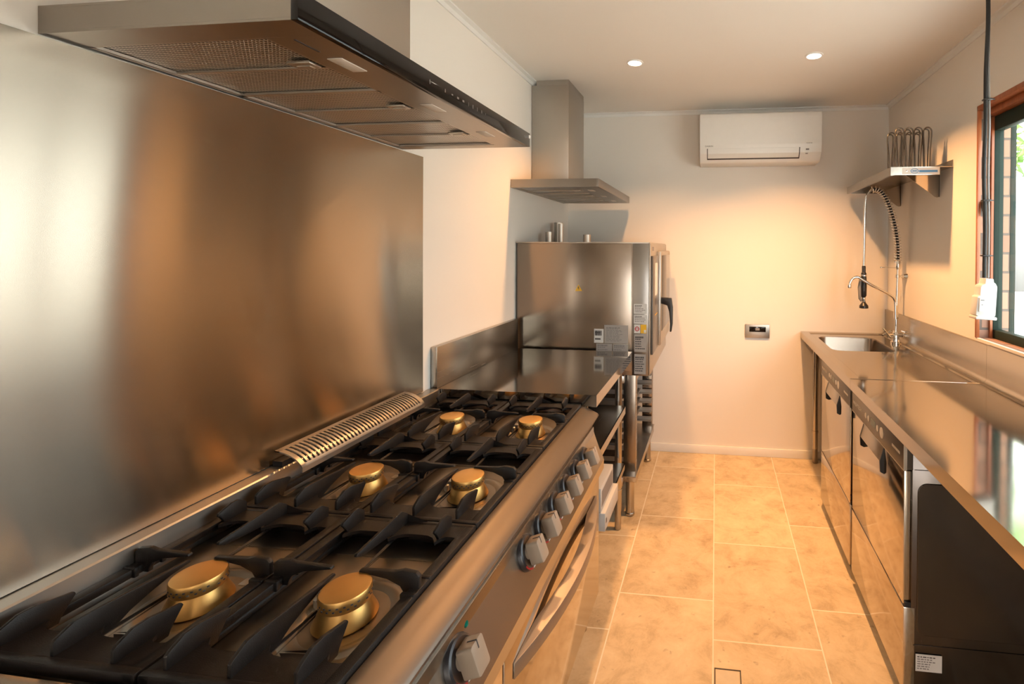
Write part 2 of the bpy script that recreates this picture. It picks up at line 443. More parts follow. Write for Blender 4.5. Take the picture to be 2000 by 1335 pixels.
def build(name, mb, mat, parent=None, origin=None, brush=(0, 1, 0), smooth=35, label=None, kind=None):
    """one mesh object; vertices are given in the parent's frame when parent is set (root frame), else in world"""
    me = bpy.data.meshes.new(name)
    bm = mb.bm
    if parent is None:
        org = Vector(origin if origin is not None else (0, 0, 0))
        if origin is not None: bmesh.ops.translate(bm, vec=-org, verts=bm.verts)
    uvl = bm.loops.layers.uv.new('UVMap')
    d0 = Vector(brush).normalized(); alt = [Vector((1, 0, 0)), Vector((0, 0, 1)), Vector((0, 1, 0))]
    bm.normal_update()
    for f in bm.faces:
        nrm = f.normal
        d = d0
        if abs(nrm.dot(d)) > 0.8:
            d = min(alt, key=lambda a: abs(a.dot(nrm)) + (0.1 if abs(a.dot(d0)) > .5 else 0))
        u = (d - nrm * nrm.dot(d))
        u = u.normalized() if u.length > 1e-6 else Vector((1, 0, 0))
        v = nrm.cross(u)
        for lp in f.loops:
            co = lp.vert.co; lp[uvl].uv = (co.dot(u), co.dot(v))
    bm.to_mesh(me); bm.free()
    mats = mat if isinstance(mat, (list, tuple)) else [mat]
    for q in mats: me.materials.append(MT[q] if isinstance(q, str) else q)
    if smooth and len(me.polygons):
        me.polygons.foreach_set('use_smooth', [True] * len(me.polygons))
        me.set_sharp_from_angle(angle=radians(smooth))
    o = bpy.data.objects.new(name, me); link(o)
    if parent is not None: o.parent = parent
    elif origin is not None: o.location = origin
    if label: o['label'] = label
    if kind: o['kind'] = kind
    return o

def tag(o, label, cat, group=None):
    o['label'] = label; o['category'] = cat
    if group: o['group'] = group
    return o

def thing(name, label, cat, loc=(0, 0, 0), group=None):
    o = bpy.data.objects.new(name, None); link(o); o.location = loc; o.empty_display_size = 0.05
    return tag(o, label, cat, group)

class Rooted:
    """helper: parts are described in world coordinates and stored relative to the thing's base"""
    def __init__(s, root, size=1.0, lift=0.0): s.root = root; s.o = Vector(root.location); s.size = size; s.lift = lift
    def part(s, name, mb, mat, parent=None, **k):
        if s.size != 1.0:
            bmesh.ops.scale(mb.bm, vec=(s.size,) * 3, verts=mb.bm.verts); bmesh.ops.translate(mb.bm, vec=(0, 0, s.lift), verts=mb.bm.verts)
        bmesh.ops.translate(mb.bm, vec=-s.o, verts=mb.bm.verts)
        return build(name, mb, mat, parent or s.root, **k)

def copy_tree(o, parent=None):
    c = o.copy(); link(c)
    if parent is not None: c.parent = parent
    for ch in list(o.children): copy_tree(ch, c)
    return c

def struct(name, mb, mat, origin=None, **k):
    return build(name, mb, mat, origin=origin, kind='structure', **k)

# ---------------------------------------------------------------- room shell
XL, XR, YB, YF, ZC = -1.095, 1.179, 3.444, -3.0, 2.468
WY0, WY1, WZ0, WZ1 = 0.25, 2.32, 1.078, 2.128      # window opening in the right wall
struct('floor', MB().box(XL - .1, XR + .4, YF - .1, YB + .1, -0.1, 0), 'tile')
struct('ceiling', MB().box(XL - .1, XR + .4, YF - .1, YB + .1, ZC, ZC + 0.1), 'ceil')
struct('wall_left', MB().box(XL - .1, XL, YF - .1, YB + .1, 0, ZC), 'wall')
struct('wall_back', MB().box(XL, XR, YB, YB + .1, 0, ZC), 'wall')
DX0, DX1, DZ = 0.4, 1.05, 2.1                     # daylight doorway behind the camera
struct('wall_front', MB().box(XL, DX0, YF - .1, YF, 0, ZC).box(DX1, XR, YF - .1, YF, 0, ZC).box(DX0, DX1, YF - .1, YF, DZ, ZC), 'wall')
w = MB()
for a in ((YF - .1, WY0, 0, ZC), (WY1, YB + .1, 0, ZC), (WY0, WY1, 0, WZ0), (WY0, WY1, WZ1, ZC)):
    w.box(XR, XR + .011, *a)
struct('wall_right', w, 'wall')
w = MB()
for a in ((YF - .1, WY0, 0, ZC), (WY1, YB + .1, 0, ZC), (WY0, WY1, 0, WZ0), (WY0, WY1, WZ1, ZC)):
    w.box(XR + .011, XR + .14, *a)
struct('wall_exterior', w, 'brick')
# trims
struct('baseboard_back', MB().box(XL, XR, YB - .012, YB, 0, .06, .003), 'trim', brush=(1, 0, 0))
struct('baseboard_left', MB().box(XL, XL + .012, YF, YB - .012, 0, .06, .003), 'trim')
struct('baseboard_right', MB().box(XR - .012, XR, YF, YB - .012, 0, .06, .003), 'trim')
tr = [(0, 0), (.028, 0), (.028, -.006), (.012, -.012), (.006, -.028), (0, -.028)]
struct('trim_1', MB().prism([(XL + a, ZC + b) for a, b in tr], 'y', YF, YB), 'trim')
struct('trim_2', MB().prism([(XR - a, ZC + b) for a, b in tr], 'y', YF, YB), 'trim')
struct('trim_3', MB().prism([(YB - a, ZC + b) for a, b in tr], 'x', XL, XR), 'trim', brush=(1, 0, 0))

# window_1: timber lined opening, green frame, glass
wr = bpy.data.objects.new('window_1', None); link(wr); wr.location = (XR, WY1, WZ0); wr['kind'] = 'structure'
wr['label'] = 'window with red timber lining and dark green frame in brick wall'
WR = Rooted(wr)
WR.part('timber_lining', MB().box(XR - .004, XR + .012, WY1 - .011, WY1, WZ0, WZ1, .002).box(XR - .004, XR + .106, WY0, WY1, WZ1 - .022, WZ1, .002)
        .box(XR - .004, XR + .106, WY0, WY0 + .011, WZ0, WZ1, .002).box(XR + .055, XR + .066, WY1 - .012, WY1, WZ0, WZ1)
        .box(XR + .03, XR + .106, WY0, WY1 - .012, WZ1 - .05, WZ1 - .022, .002), 'timber', brush=(0, 0, 1))
gx0, gx1 = XR + .066, XR + .106
g = MB()
g.box(gx0, gx1, WY1 - .014, WY1, WZ0, WZ1 - .05, .003).box(gx0, gx1, WY0, WY0 + .045, WZ0, WZ1 - .05, .003)
g.box(gx0, gx1, WY0, WY1, WZ1 - .115, WZ1 - .05, .003).box(gx0, gx1, WY0, WY1, WZ0, WZ0 + .04, .003)
g.box(gx0 + .004, gx1 - .004, 1.245, 1.29, WZ0, WZ1 - .05, .003)
fr = WR.part('window_frame', g, 'green', brush=(0, 0, 1))
WR.part('pane', MB().box(gx0 + .018, gx0 + .022, 1.29, WY1 - .014, WZ0 + .04, WZ1 - .115).box(gx0 + .018, gx0 + .022, WY0 + .045, 1.245, WZ0 + .04, WZ1 - .115), 'glass', smooth=0)
WR.part('stay_latch', MB().prism([(WY1 - .005, 1.700), (WY1 - .05, 1.690), (WY1 - .05, 1.660), (WY1 - .03, 1.63), (WY1 - .012, 1.665)], 'x', XR + .012, XR + .03, .002), 'black')
struct('trim_4', MB().box(XR + .14, XR + .166, WY1 - .002, WY1 + .06, 0, ZC, .004), 'green', brush=(0, 0, 1))

# outdoors beyond the window and the doorway
struct('ground', MB().box(-20, 30, -25, 20, -.35, -.12), 'paving')
def tree(x, y, h, rr, seed, label):
    rnd = random.Random(seed)
    r = thing('tree', label, 'tree', (x, y, -.12), 'trees outside the window')
    build('trunk', MB().tube([(0, 0, 0), (.05, .02, h * .4), (0, .05, h * .7)], [.14, .11, .05], 10), 'bark', r)
    mb = MB()
    for k in range(900):
        th, ph, q = rnd.uniform(0, 2 * pi), math.acos(rnd.uniform(-1, 1)), rnd.uniform(.45, 1) ** .5
        c = Vector((sin(ph) * cos(th) * rr * q, sin(ph) * sin(th) * rr * q, h * .72 + cos(ph) * rr * .9 * q))
        s = rnd.uniform(.12, .24); u = Vector((rnd.uniform(-1, 1), rnd.uniform(-1, 1), rnd.uniform(-1, 1))).normalized()
        v = u.orthogonal().normalized()
        mb.bm.faces.new([mb.bm.verts.new(c + u * s), mb.bm.verts.new(c + v * s * .45), mb.bm.verts.new(c - u * s), mb.bm.verts.new(c - v * s * .45)])
    build('foliage', mb, 'leaf', r, smooth=0)
tree(5.6, 8.6, 6.0, 1.7, 3, 'leafy green tree seen through the top of the window')

# ---------------------------------------------------------------- ceiling downlights
def downlight():
    r = thing('ceiling_downlight', '', 'ceiling light', (0, 0, ZC), 'recessed ceiling downlights')
    build('trim_ring', MB().lathe([(.034, -.001), (.036, -.006), (.044, -.004), (.0455, 0), (.034, 0)], seg=40, cap=False), 'trim', r)
    build('lamp_face', MB().lathe([(0, -.003), (.0345, -.003), (.0345, -.0005), (0, -.0005)], seg=32, cap=False), 'lamp', r)
    return r
DL = [(-.436, 2.517, 'round recessed downlight in ceiling in front of the far range hood'),
      (.493, 2.518, 'round recessed downlight in ceiling above the right bench, near the wall shelf')]
d0 = downlight()
for i, (x, y, lb) in enumerate(DL):
    o = d0 if i == 0 else copy_tree(d0)
    o.location = (x, y, ZC); o['label'] = lb
    L = bpy.data.lights.new('downlight_glow', 'AREA'); L.shape = 'DISK'; L.size = 0.066; L.energy = LAMP_POWER; L.color = LAMP_COLOR; L.spread = radians(122)
    lo = bpy.data.objects.new('downlight_glow', L); link(lo); lo.parent = o; lo.location = (0, 0, -.0085)

# daylight openings (portals only guide the sky light sampling)
def portal(name, loc, rot, sx, sy):
    L = bpy.data.lights.new(name, 'AREA'); L.shape = 'RECTANGLE'; L.size = sx; L.size_y = sy
    L.cycles.is_portal = True
    o = bpy.data.objects.new(name, L); link(o); o.location = loc; o.rotation_euler = rot
portal('window_portal', (XR + .145, (WY0 + WY1) / 2, (WZ0 + WZ1) / 2), (0, radians(90), 0), WZ1 - WZ0, WY1 - WY0)
portal('doorway_portal', ((DX0 + DX1) / 2, YF - .12, DZ / 2), (radians(90), 0, 0), DX1 - DX0, DZ)

# ---------------------------------------------------------------- splashback
sb = MB()
SBX = XL + .006
def sbf(u, v):
    y = 0.02 + u * (1.668 - 0.02); z = 0.9335 + v * (1.812 - 0.9335)
    bow = 0.0035 * sin(pi * min(1, max(0, (y - .35) / 1.3))) * (1 + .6 * sin(3.0 * (z - .9))) + 0.0012 * sin(7 * y + 4 * z)
    return (SBX + bow, y, z)
sb.grid(sbf, 60, 36)
ext = bmesh.ops.extrude_face_region(sb.bm, geom=sb.bm.faces[:])
bmesh.ops.translate(sb.bm, vec=(-.004, 0, 0), verts=[g for g in ext['geom'] if isinstance(g, bmesh.types.BMVert)])
bmesh.ops.recalc_face_normals(sb.bm, faces=sb.bm.faces[:])
so = build('splashback_panel', sb, 'splash', origin=(XL + .003, .85, .93), smooth=50)
tag(so, 'tall brushed stainless splashback sheet on the left wall behind the gas range', 'splashback')

# ---------------------------------------------------------------- gas range
RY0, RY1 = 0.530, 1.763
RS, RL = 0.975, 0.0368      # the range is drawn slightly large, then sized and lifted to fit between bench and wall
rg = thing('gas_range', 'six burner stainless gas range with black cast iron pan supports', 'stove', (-.76, 1.11, 0))
R = Rooted(rg, RS, RL)
R.part('body', MB().box(-1.07, -.455, RY0 + .005, RY1 - .005, .17, .80, .003), 'steel', brush=(0, 0, 1))
# hob top: rear ledge, recessed well, front nose
R.part('rear_ledge', MB().prism([(-1.115, .80), (-1.115, .918), (-1.080, .918), (-1.077, .915), (-1.0761, .80)], 'y', RY0 + .0211, RY1 - .0131), 'satin')
hob = [(-1.076, .80), (-1.076, .845), (-.508, .845), (-.506, .868), (-.503, .872), (-.494, .872), (-.486, .870), (-.441, .849), (-.437, .842), (-.440, .836), (-.464, .797), (-.47, .785)]
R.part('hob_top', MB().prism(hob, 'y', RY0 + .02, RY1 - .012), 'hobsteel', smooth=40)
end = [(-1.115, .80), (-1.115, .918), (-1.080, .918), (-1.076, .875), (-.494, .872), (-.486, .870), (-.441, .849), (-.437, .842), (-.440, .836), (-.464, .797), (-.47, .785)]
R.part('end_rim', MB().prism(end, 'y', RY0, RY0 + .021, .0015), 'steel', brush=(1, 0, 0))
R.part('end_rim', MB().prism(end, 'y', RY1 - .013, RY1, .0015), 'hobsteel', brush=(1, 0, 0))
cp = [(-.47, .80), (-.464, .797), (-.435, .717), (-.420, .684), (-.417, .676), (-.417, .642), (-.421, .638), (-.47, .638)]
cpo = R.part('control_panel', MB().prism(cp, 'y', RY0, RY1), 'steel', smooth=20)
# kick and legs
R.part('plinth', MB().box(-1.02, -.52, RY0 + .05, RY1 - .05, .10, .17), 'darksteel')
for ly in (RY0 + .09, RY1 - .09):
    for lx in (-.62, -1.0):
        R.part('leg', MB().lathe([(.022, -.0377), (.026, -.034), (.026, -.008), (.02, -.004), (.02, .172)], (lx, ly, 0), 20), 'steel')
# drip trays
def tray_mb(cx, cy):
    mb = MB()
    x0, x1 = (-1.066, -.79) if cx < -.75 else (-.782, -.512)
    y0 = cy - .175; y1 = y0 + .392
    pts = []
    for (ax, ay, a) in ((x1 - .03, y1 - .03, 0), (x0 + .03, y1 - .03, 90), (x0 + .03, y0 + .03, 180), (x1 - .03, y0 + .03, 270)):
        for k in range(6): pts.append((ax + .03 * cos(radians(a + 18 * k)), ay + .03 * sin(radians(a + 18 * k))))
    mb.prism(pts, 'z', .845, .850)
    mb.lathe([(.092, .850), (.086, .8535), (.080, .8545), (.074, .8535), (.066, .850)], (cx, cy, 0), 48, cap=False)
    # pressed drainage groove lines
    mb.box(x0 + .02, x1 - .02, cy - .102, cy - .096, .850, .8512); mb.box(x0 + .02, x1 - .02, cy + .150, cy + .156, .850, .8512)
    return mb
BUR = [(-.895, .730), (-.615, .730), (-.893, 1.130), (-.616, 1.130), (-.891, 1.528), (-.612, 1.528)]
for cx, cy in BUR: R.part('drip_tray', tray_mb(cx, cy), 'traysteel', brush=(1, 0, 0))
# gas rails seen between the sections
for yy in (.945, 1.345):
    R.part('cross_rail', MB().cyl((-1.03, yy, .858), (-.515, yy, .858), .011, 14), 'iron', brush=(1, 0, 0))
R.part('centre_rail', MB().cyl((-.782, RY0 + .03, .856), (-.782, RY1 - .02, .856), .009, 14), 'iron')
# burners: brass cone with a drilled cap
def burner_parts(cx, cy, front):
    mb = MB()
    mb.lathe([(.046, .850), (.0485, .8525), (.0478, .8545), (.0372, .8765), (.0362, .879)], (cx, cy, 0), 48)
    b = R.part('burner', mb, 'brass', brush=(0, 0, 1))
    c = MB(); c.lathe([(.035, .8785), (.0375, .880), (.0385, .8815), (.0392, .8835), (.0392, .899), (.0378, .9013), (.034, .9022), (0, .9026)], (cx, cy, 0), 48)
    cap = R.part('burner_cap', c, 'brass', b)
    h = MB()
    for row, zz in enumerate((.8875, .8925)):
        for k in range(24):
            if k % 8 == 7: continue
            a = 2 * pi * (k + .5 * row) / 24
            n = h.mark(); h.box(-.0007, .0007, -.0017, .0017, -.0011, .0011)
            h.xf(n, Matrix.Translation((cx + .0391 * cos(a), cy + .0391 * sin(a), zz)) @ Matrix.Rotation(a, 4, 'Z'))
    a = radians(205 if front else 60)
    n = h.mark(); h.box(-.006, .0003, -.0012, .0012, -.007, .0001); h.xf(n, Matrix.Translation((cx + .0391 * cos(a), cy + .0391 * sin(a), .9015)) @ Matrix.Rotation(a, 4, 'Z'))
    R.part('flame_port', h, 'ink', b)
    # pilot cover: small steel tab on a stub towards the middle seam
    sx = -1 if front else 1
    px, py = cx + sx * .071, cy + .030
    p = MB(); p.box(px - .019, px + .019, py - .009, py + .009, .869, .8715, .001); p.box(px - .012, px + .012, py + .002, py + .007, .85, .869)
    p.lathe([(.006, .850), (.006, .8645), (.003, .8665)], (px - sx * .004, py - .014, 0), 14)
    R.part('pilot_cover', p, 'satin', b, brush=(1, 0, 0))
for i, (cx, cy) in enumerate(BUR): burner_parts(cx, cy, i % 2 == 1)
# cast iron pan supports (local: x across, y along the range)
def fin(mb, pts, M, t=.0062):
    n = mb.mark(); mb.prism(pts, 'x', -t / 2, t / 2, .0012, 2); mb.xf(n, M)
def support_mb():
    mb = MB(); hw = .142; Ly = .398; zb, zt = .866, .882
    mb.box(-hw, -hw + .021, 0, Ly, zb, zt, .003); mb.box(hw - .021, hw, 0, Ly, zb, zt, .003)
    mb.box(-hw, hw, 0, .013, zb - .004, zt + .001, .004); mb.box(-hw, hw, Ly - .013, Ly, zb - .004, zt + .001, .004)
    FX = (-.113, -.012, .089)
    edges = [-hw + .01] + list(FX) + [hw - .01]
    # webs between the fins with hollowed inner edges
    for a, b in zip(edges, edges[1:]):
        for near in (True, False):
            pts = []
            for k in range(9):
                t = k / 8; dd = .052 + .022 * (2 * t - 1) ** 4
                x = a + (b - a) * t; pts.append((x, dd if near else Ly - dd * .92))
            base = 0.006 if near else Ly - .006
            pts = [(a, base)] + pts + [(b, base)]
            mb.prism(pts, 'z', zt - .007, zt - .0005)
    def fp(L):
        return [(0.006, zb), (0.006, .9), (.010, .904), (.030, .914), (.052, .914), (L, .905), (L + .002, .900), (L - .03, .897), (.125, .889), (.098, .880), (.084, .872), (.078, zb)]
    near_outer = [(.006, zb), (.006, .9), (.010, .904), (.030, .914), (.050, .914), (.094, .904), (.096, .900), (.086, .886), (.078, .874), (.075, zb)]
    for i, x in enumerate(FX):
        Ln = .186 if i == 1 else .094
        Lf = .150 if i == 1 else .064
        fin(mb, fp(Ln) if i == 1 else near_outer, Matrix.Translation((x, .006, 0)))
        pf = [(0.004, zb), (0.004, .9), (.008, .904), (.022, .914), (.034, .914), (Lf, .905), (Lf + .002, .900), (Lf - .01, .893), (.055, .884), (.048, .872), (.046, zb)]
        if i != 1: pf = [(0.004, zb), (0.004, .9), (.008, .904), (.022, .914), (.036, .914), (Lf, .905), (Lf + .002, .900), (Lf - .004, .893), (.052, .880), (.046, zb)]
        fin(mb, pf, Matrix.Translation((x, Ly - .004, 0)) @ Matrix.Rotation(pi, 4, 'Z'))
    # side fingers pointing in from the left and right bars
    sp = [(0.0, zb), (0.0, .903), (.006, .909), (.03, .912), (.045, .908), (.112, .906), (.114, .902), (.06, .894), (.036, .884), (.030, .875), (.028, zb)]
    fin(mb, sp, Matrix.Translation((-hw + .002, .207, 0)) @ Matrix.Rotation(-pi / 2, 4, 'Z'), .0085)
    fin(mb, sp, Matrix.Translation((hw - .002, .207, 0)) @ Matrix.Rotation(pi / 2, 4, 'Z'), .0085)
    for y in (.185, .229):
        mb.box(-hw, -hw + .026, y, y + .008, zb, zt + .002, .002); mb.box(hw - .026, hw, y, y + .008, zb, zt + .002, .002)
    return mb
sup = None
for k in range(3):
    for cx in (-.647, -.935):
        if sup is None:
            mb = support_mb(); bmesh.ops.translate(mb.bm, vec=(0, 0, -.866), verts=mb.bm.verts); bmesh.ops.scale(mb.bm, vec=(RS,) * 3, verts=mb.bm.verts)
            sup = build('pan_support', mb, 'iron', rg); o = sup
        else:
            o = sup.copy(); link(o); o.parent = rg
        o.location = (cx * RS - rg.location.x, (.563 + .4 * k) * RS - rg.location.y, .866 * RS + RL)
# slotted flue grille over the rear ledge
fl = MB()
FY0, FY1 = 1.045, 1.535
arc = []
for k in range(9):
    t = k / 8; a = radians(8 + 66 * t)
    arc.append((-1.083 + .088 * sin(a) / sin(radians(74)), .936 + .038 * (cos(a) - cos(radians(74))) / (cos(radians(8)) - cos(radians(74)))))
def strip(mb, y0, y1, a, b, th=.003):
    seg = arc[a:b + 1]
    pts = seg + [(x - .0006, z - th) for x, z in seg[::-1]]
    mb.prism(pts, 'y', y0, y1)
N = 36; pitch_ = (FY1 - FY0 - .024) / N
strip(fl, FY0, FY0 + .012, 0, 8); strip(fl, FY1 - .012, FY1, 0, 8)
for k in range(N):
    y = FY0 + .012 + pitch_ * k
    strip(fl, y + pitch_ * .5, y + pitch_, 1, 7)
strip(fl, FY0, FY1, 0, 1); strip(fl, FY0, FY1, 7, 8)
fx, fz = arc[-1]
fl.box(fx - .003, fx, FY0, FY1, fz - .012, fz)
Rooted(rg).part('flue_grille', fl, 'satin', smooth=60)
Rooted(rg).part('flue_box', MB().box(-1.082, -1.056, FY0 + .006, FY1 - .006, .9325, .945), 'black')
# front knobs
PN = Vector((.94, 0, .341)).normalized(); PU = Vector((-.341, 0, .94)).normalized()
def on_panel(y, z):
    t = (z - .797) / (.717 - .797); return Vector((-.464 + t * .029, y, z))
KN = [(.786, .747)] + [(1.087 + .1022 * k, .747) for k in range(6)]
for i, (ky, kz) in enumerate(KN):
    Mk = frame(on_panel(ky, kz), (0, 1, 0), PU)      # local z = panel normal
    k = MB(); n = k.mark()
    pts = []
    for (ax, ay, a) in ((.0135, .0205, 0), (-.0135, .0205, 90), (-.0135, -.0205, 180), (.0135, -.0205, 270)):
        for q in range(5): pts.append((ax + .006 * cos(radians(a + 22.5 * q)), ay + .006 * sin(radians(a + 22.5 * q))))
    k.prism(pts, 'z', .014, .045, .0018, 2); k.lathe([(.016, .004), (.016, .016)], (0, 0, 0), 20)
    k.xf(n, Mk)
    ko = R.part('knob', k, 'knob', label='grey block knob')
    b = MB(); n = b.mark()
    b.lathe([(.0405, 0), (.0405, .003), (.038, .0085), (.034, .0105), (.028, .0075), (.018, .006), (0, .006)], (0, 0, 0), 44); b.xf(n, Mk)
    R.part('bezel', b, 'bezel', ko)
    for (a0, a1, mt) in ((205, 258, 'red'), (264, 280, 'button')):
        d = MB(); n = d.mark(); d.ring((0, 0, 0), .033, .0378, .0088, .0102, radians(a0), radians(a1), 12); d.xf(n, Mk)
        R.part('dial_mark', d, mt, ko)
    pm = MB(); n = pm.mark(); pm.box(-.0012, .0012, .012, .0271, .0445, .0454); pm.box(-.0012, .0012, .0262, .0272, .027, .0454); pm.xf(n, Mk)
    R.part('pointer_mark', pm, 'ink', ko)
lm = MB(); n = lm.mark(); lm.lathe([(.0065, 0), (.0065, .002), (.005, .0035), (0, .0042)], (0, 0, 0), 20); lm.xf(n, frame(on_panel(.829, .777), (0, 1, 0), PU))
R.part('indicator_light', lm, 'greenled', label='small dark green indicator light')
# oven door, left cupboard panel and bowed handle
DXF = -.433
door = R.part('oven_door', MB().box(-.452, DXF, .944, RY1 - .008, .172, .632, .004), 'mirror')
R.part('front_panel', MB().box(-.452, DXF - .001, RY0 + .005, .939, .172, .632, .004), 'mirror')
hp = MB(); NH = 24; top = []; 
def bow(t, y0=.985, y1=1.70): 
    return y0 + (y1 - y0) * t, 4 * t * (1 - t)
outer = []; inner = []
for k in range(NH + 1):
    y, b = bow(k / NH); outer.append((DXF + .004 + .058 * b, y)); 
for k in range(NH + 1):
    y, b = bow(1 - k / NH); inner.append((DXF + .0005 + max(0, .058 * b - .034), y))
hp.prism(outer + inner, 'z', .534, .570, .002, 2)
R.part('door_handle', hp, 'handlesteel', door, brush=(0, 1, 0))

# ---------------------------------------------------------------- range hoods
def hood(y0, y1, zb, zt, xf, label, near):
    rt_ = thing('range_hood', label, 'range hood', (XL, (y0 + y1) / 2, zb), 'stainless range hoods')
    H = Rooted(rt_); xm = xf - .012
    c = MB(); x0 = XL + .002
    e = .0002
    c.box(x0, xm, y0, y0 + .004, zb + .004 + e, zt - .004 - e).box(x0, xm, y1 - .004, y1, zb + .004 + e, zt - .004 - e).box(x0, xm, y0, y1, zt - .004, zt)
    c.box(x0, x0 + .012, y0 + .052 + e, y1 - .04 - e, zb, zt - .004 - e)
    c.box(x0, xm, y0, y0 + .052, zb, zb + .004).box(x0, xm, y1 - .04, y1, zb, zb + .004).box(-.735, xm, y0 + .052 + e, y1 - .04 - e, zb, zb + .004)
    H.part('canopy', c, 'canopysteel', brush=(1, 0, 0))
    H.part('front_panel', MB().box(xm, xf, y0, y1, zb, zt, .0005), 'blackgloss' if near else 'darksteel')
    n = 3; fy0, fy1 = y0 + .052, y1 - .04; fw = (fy1 - fy0) / n
    for k in range(n):
        a, b = fy0 + fw * k, fy0 + fw * (k + 1)
        f = MB()
        def ff(u, v, a=a, b=b): 
            yy = a + .004 + (b - a - .008) * v
            return (x0 + .014 + (-.738 - x0 - .014) * u, yy, zb + .004 + .007 * min(1, 10 * min(v, 1 - v)) * 0.0 + .003)
        f.grid(ff, 1, 1)
        for fc in f.bm.faces: fc.normal_flip()
        fo = H.part('filter', f, 'filter', smooth=0)
        H.part('filter_frame', MB().box(x0 + .012, -.737, a, a + .006, zb + .001, zb + .006).box(x0 + .012, -.737, b - .006, b, zb + .001, zb + .006)
               .box(x0 + .012, x0 + .02, a, b, zb + .001, zb + .006).box(-.742, -.736, a, b, zb + .001, zb + .006)
               .box(x0 + .02, -.742, (a + b) / 2 - .003, (a + b) / 2 + .003, zb + .002, zb + .006), 'satin', fo, brush=(1, 0, 0))
        m_ = (a + b) / 2 - .02
        H.part('latch', MB().box(-.800, -.752, m_ - .014, m_ + .014, zb - .001, zb + .004, .001).box(-.79, -.762, m_ - .002, m_ + .010, zb - .003, zb), 'satin', fo)
    lys = (.825, 1.099, 1.367) if near else (2.60, 2.885, 3.17)
    for yy in lys:
        H.part('lamp_lens', MB().box(-.706, -.676, yy - .032, yy + .032, zb - .0015, zb + .002, .001), 'lens')
    if near:
        H.part('slot', MB().box(-.697, -.693, .715, .765, zb - .0006, zb + .001), 'ink')
    cy = (y0 + y1) / 2 + .002; cw = .161
    H.part('chimney', MB().box(XL + .002, -.866, cy - cw, cy + cw, zt - .002, ZC - .03, .002), 'satin', brush=(0, 0, 1))
    H.part('chimney_collar', MB().box(XL + .031, -.868, cy - cw + .002, cy + cw - .002, ZC - .032, ZC - .0005), 'satin', brush=(0, 0, 1))
    if near:
        zc = (zb + zt) / 2
        for k, (yy, w_, h_) in enumerate(((.985, .002, .010), (1.045, .003, .008), (1.075, .006, .003), (1.1, .008, .005), (1.125, .008, .005), (1.15, .002, .010), (1.172, .003, .010), (1.195, .003, .010), (1.218, .004, .008), (1.24, .002, .006))):
            H.part('touch_icon', MB().box(xf, xf + .0004, yy - w_ / 2, yy + w_ / 2, zc - h_ / 2, zc + h_ / 2), 'greyink')
        H.part('corner_cap', MB().box(xf - .006, xf + .002, y1 - .010, y1 + .0006, zt - .018, zt - .007, .001), 'white')
    return rt_
hood(.652, 1.553, 1.816, 1.861, -.628, 'large near range hood with black glass front strip above the gas range', True)
hood(2.44, 3.335, 1.797, 1.841, -.612, 'smaller looking far range hood hanging above the stainless combi oven', False)

# ---------------------------------------------------------------- left prep table
PT = thing('prep_table', 'stainless prep table with rear upstand between the gas range and the combi oven', 'table', (-.77, 2.12, 0))
P = Rooted(PT); TY0, TY1, TZ = 1.722, 2.480, .929; TX0, TX1 = XL + .004, -.436
top = MB().box(TX0, TX1, TY0, TY1, TZ - .003, TZ).box(TX1 - .003, TX1, TY0, TY1, TZ - .042, TZ - .0031).box(TX0, TX1 - .0031, TY0, TY0 + .003, TZ - .042, TZ - .0031)
top.box(TX0, TX1 - .0031, TY1 - .003, TY1, TZ - .042, TZ - .0031).box(TX1 - .02, TX1, TY0, TY1, TZ - .0441, TZ - .0421)
P.part('worktop', top, 'bench')
P.part('upstand', MB().box(TX0, -1.066, TY0, TY1, TZ + .0002, 1.090, .002), 'steel')
for lx in (-.503, -1.04):
    for ly in (1.78, 2.452):
        lg = P.part('leg', MB().cyl((lx, ly, .10), (lx, ly, TZ - .004), .0185, 24).cyl((lx, ly, .20), (lx, ly, .212), .0205, 24), 'steel', brush=(0, 0, 1))
        P.part('foot', MB().lathe([(.014, 0), (.017, .003), (.017, .03), (.0165, .10), (.019, .102), (.019, .20)], (lx, ly, 0), 24), 'steel', lg, brush=(0, 0, 1))
P.part('undershelf', MB().box(-1.06, -.456, 1.75, 2.40, .664, .667).box(-.459, -.456, 1.75, 2.40, .628, .667), 'steel')
P.part('lower_shelf', MB().box(-1.06, -.458, 1.75, 2.40, .367, .371).box(-.461, -.458, 1.75, 2.40, .34, .371), 'steel')
# carton and black crate below
cb = thing('carton', 'pale printed carton on the lower shelf of the prep table, beside the range handle', 'box', (-.50, 1.95, .371))
C_ = Rooted(cb)
C_.part('box_body', MB().box(-.60, -.421, 1.806, 2.050, .3715, .443, .003).box(-.60, -.438, 1.806, 2.025, .443, .538, .003), 'offwhite')
C_.part('printed_band', MB().box(-.4385, -.4374, 1.82, 2.01, .46, .522), 'greyink')
C_.part('printed_mark', MB().box(-.4215, -.4204, 1.82, 1.832, .398, .416), 'ink')
ck = MB(); a = (-.98, -.66, 1.84, 2.34, .3715, .55)
ck.box(a[0], a[1], a[2], a[3], a[4], a[4] + .01).box(a[0], a[0] + .01, a[2], a[3], a[4], a[5], .003).box(a[1] - .01, a[1], a[2], a[3], a[4], a[5], .003)
ck.box(a[0], a[1], a[2], a[2] + .01, a[4], a[5], .003).box(a[0], a[1], a[3] - .01, a[3], a[4], a[5], .003)
o = build('storage_crate', ck, 'black', origin=(-.82, 2.1, .3715)); tag(o, 'black plastic crate in the shade on the lower shelf under the prep table', 'crate')

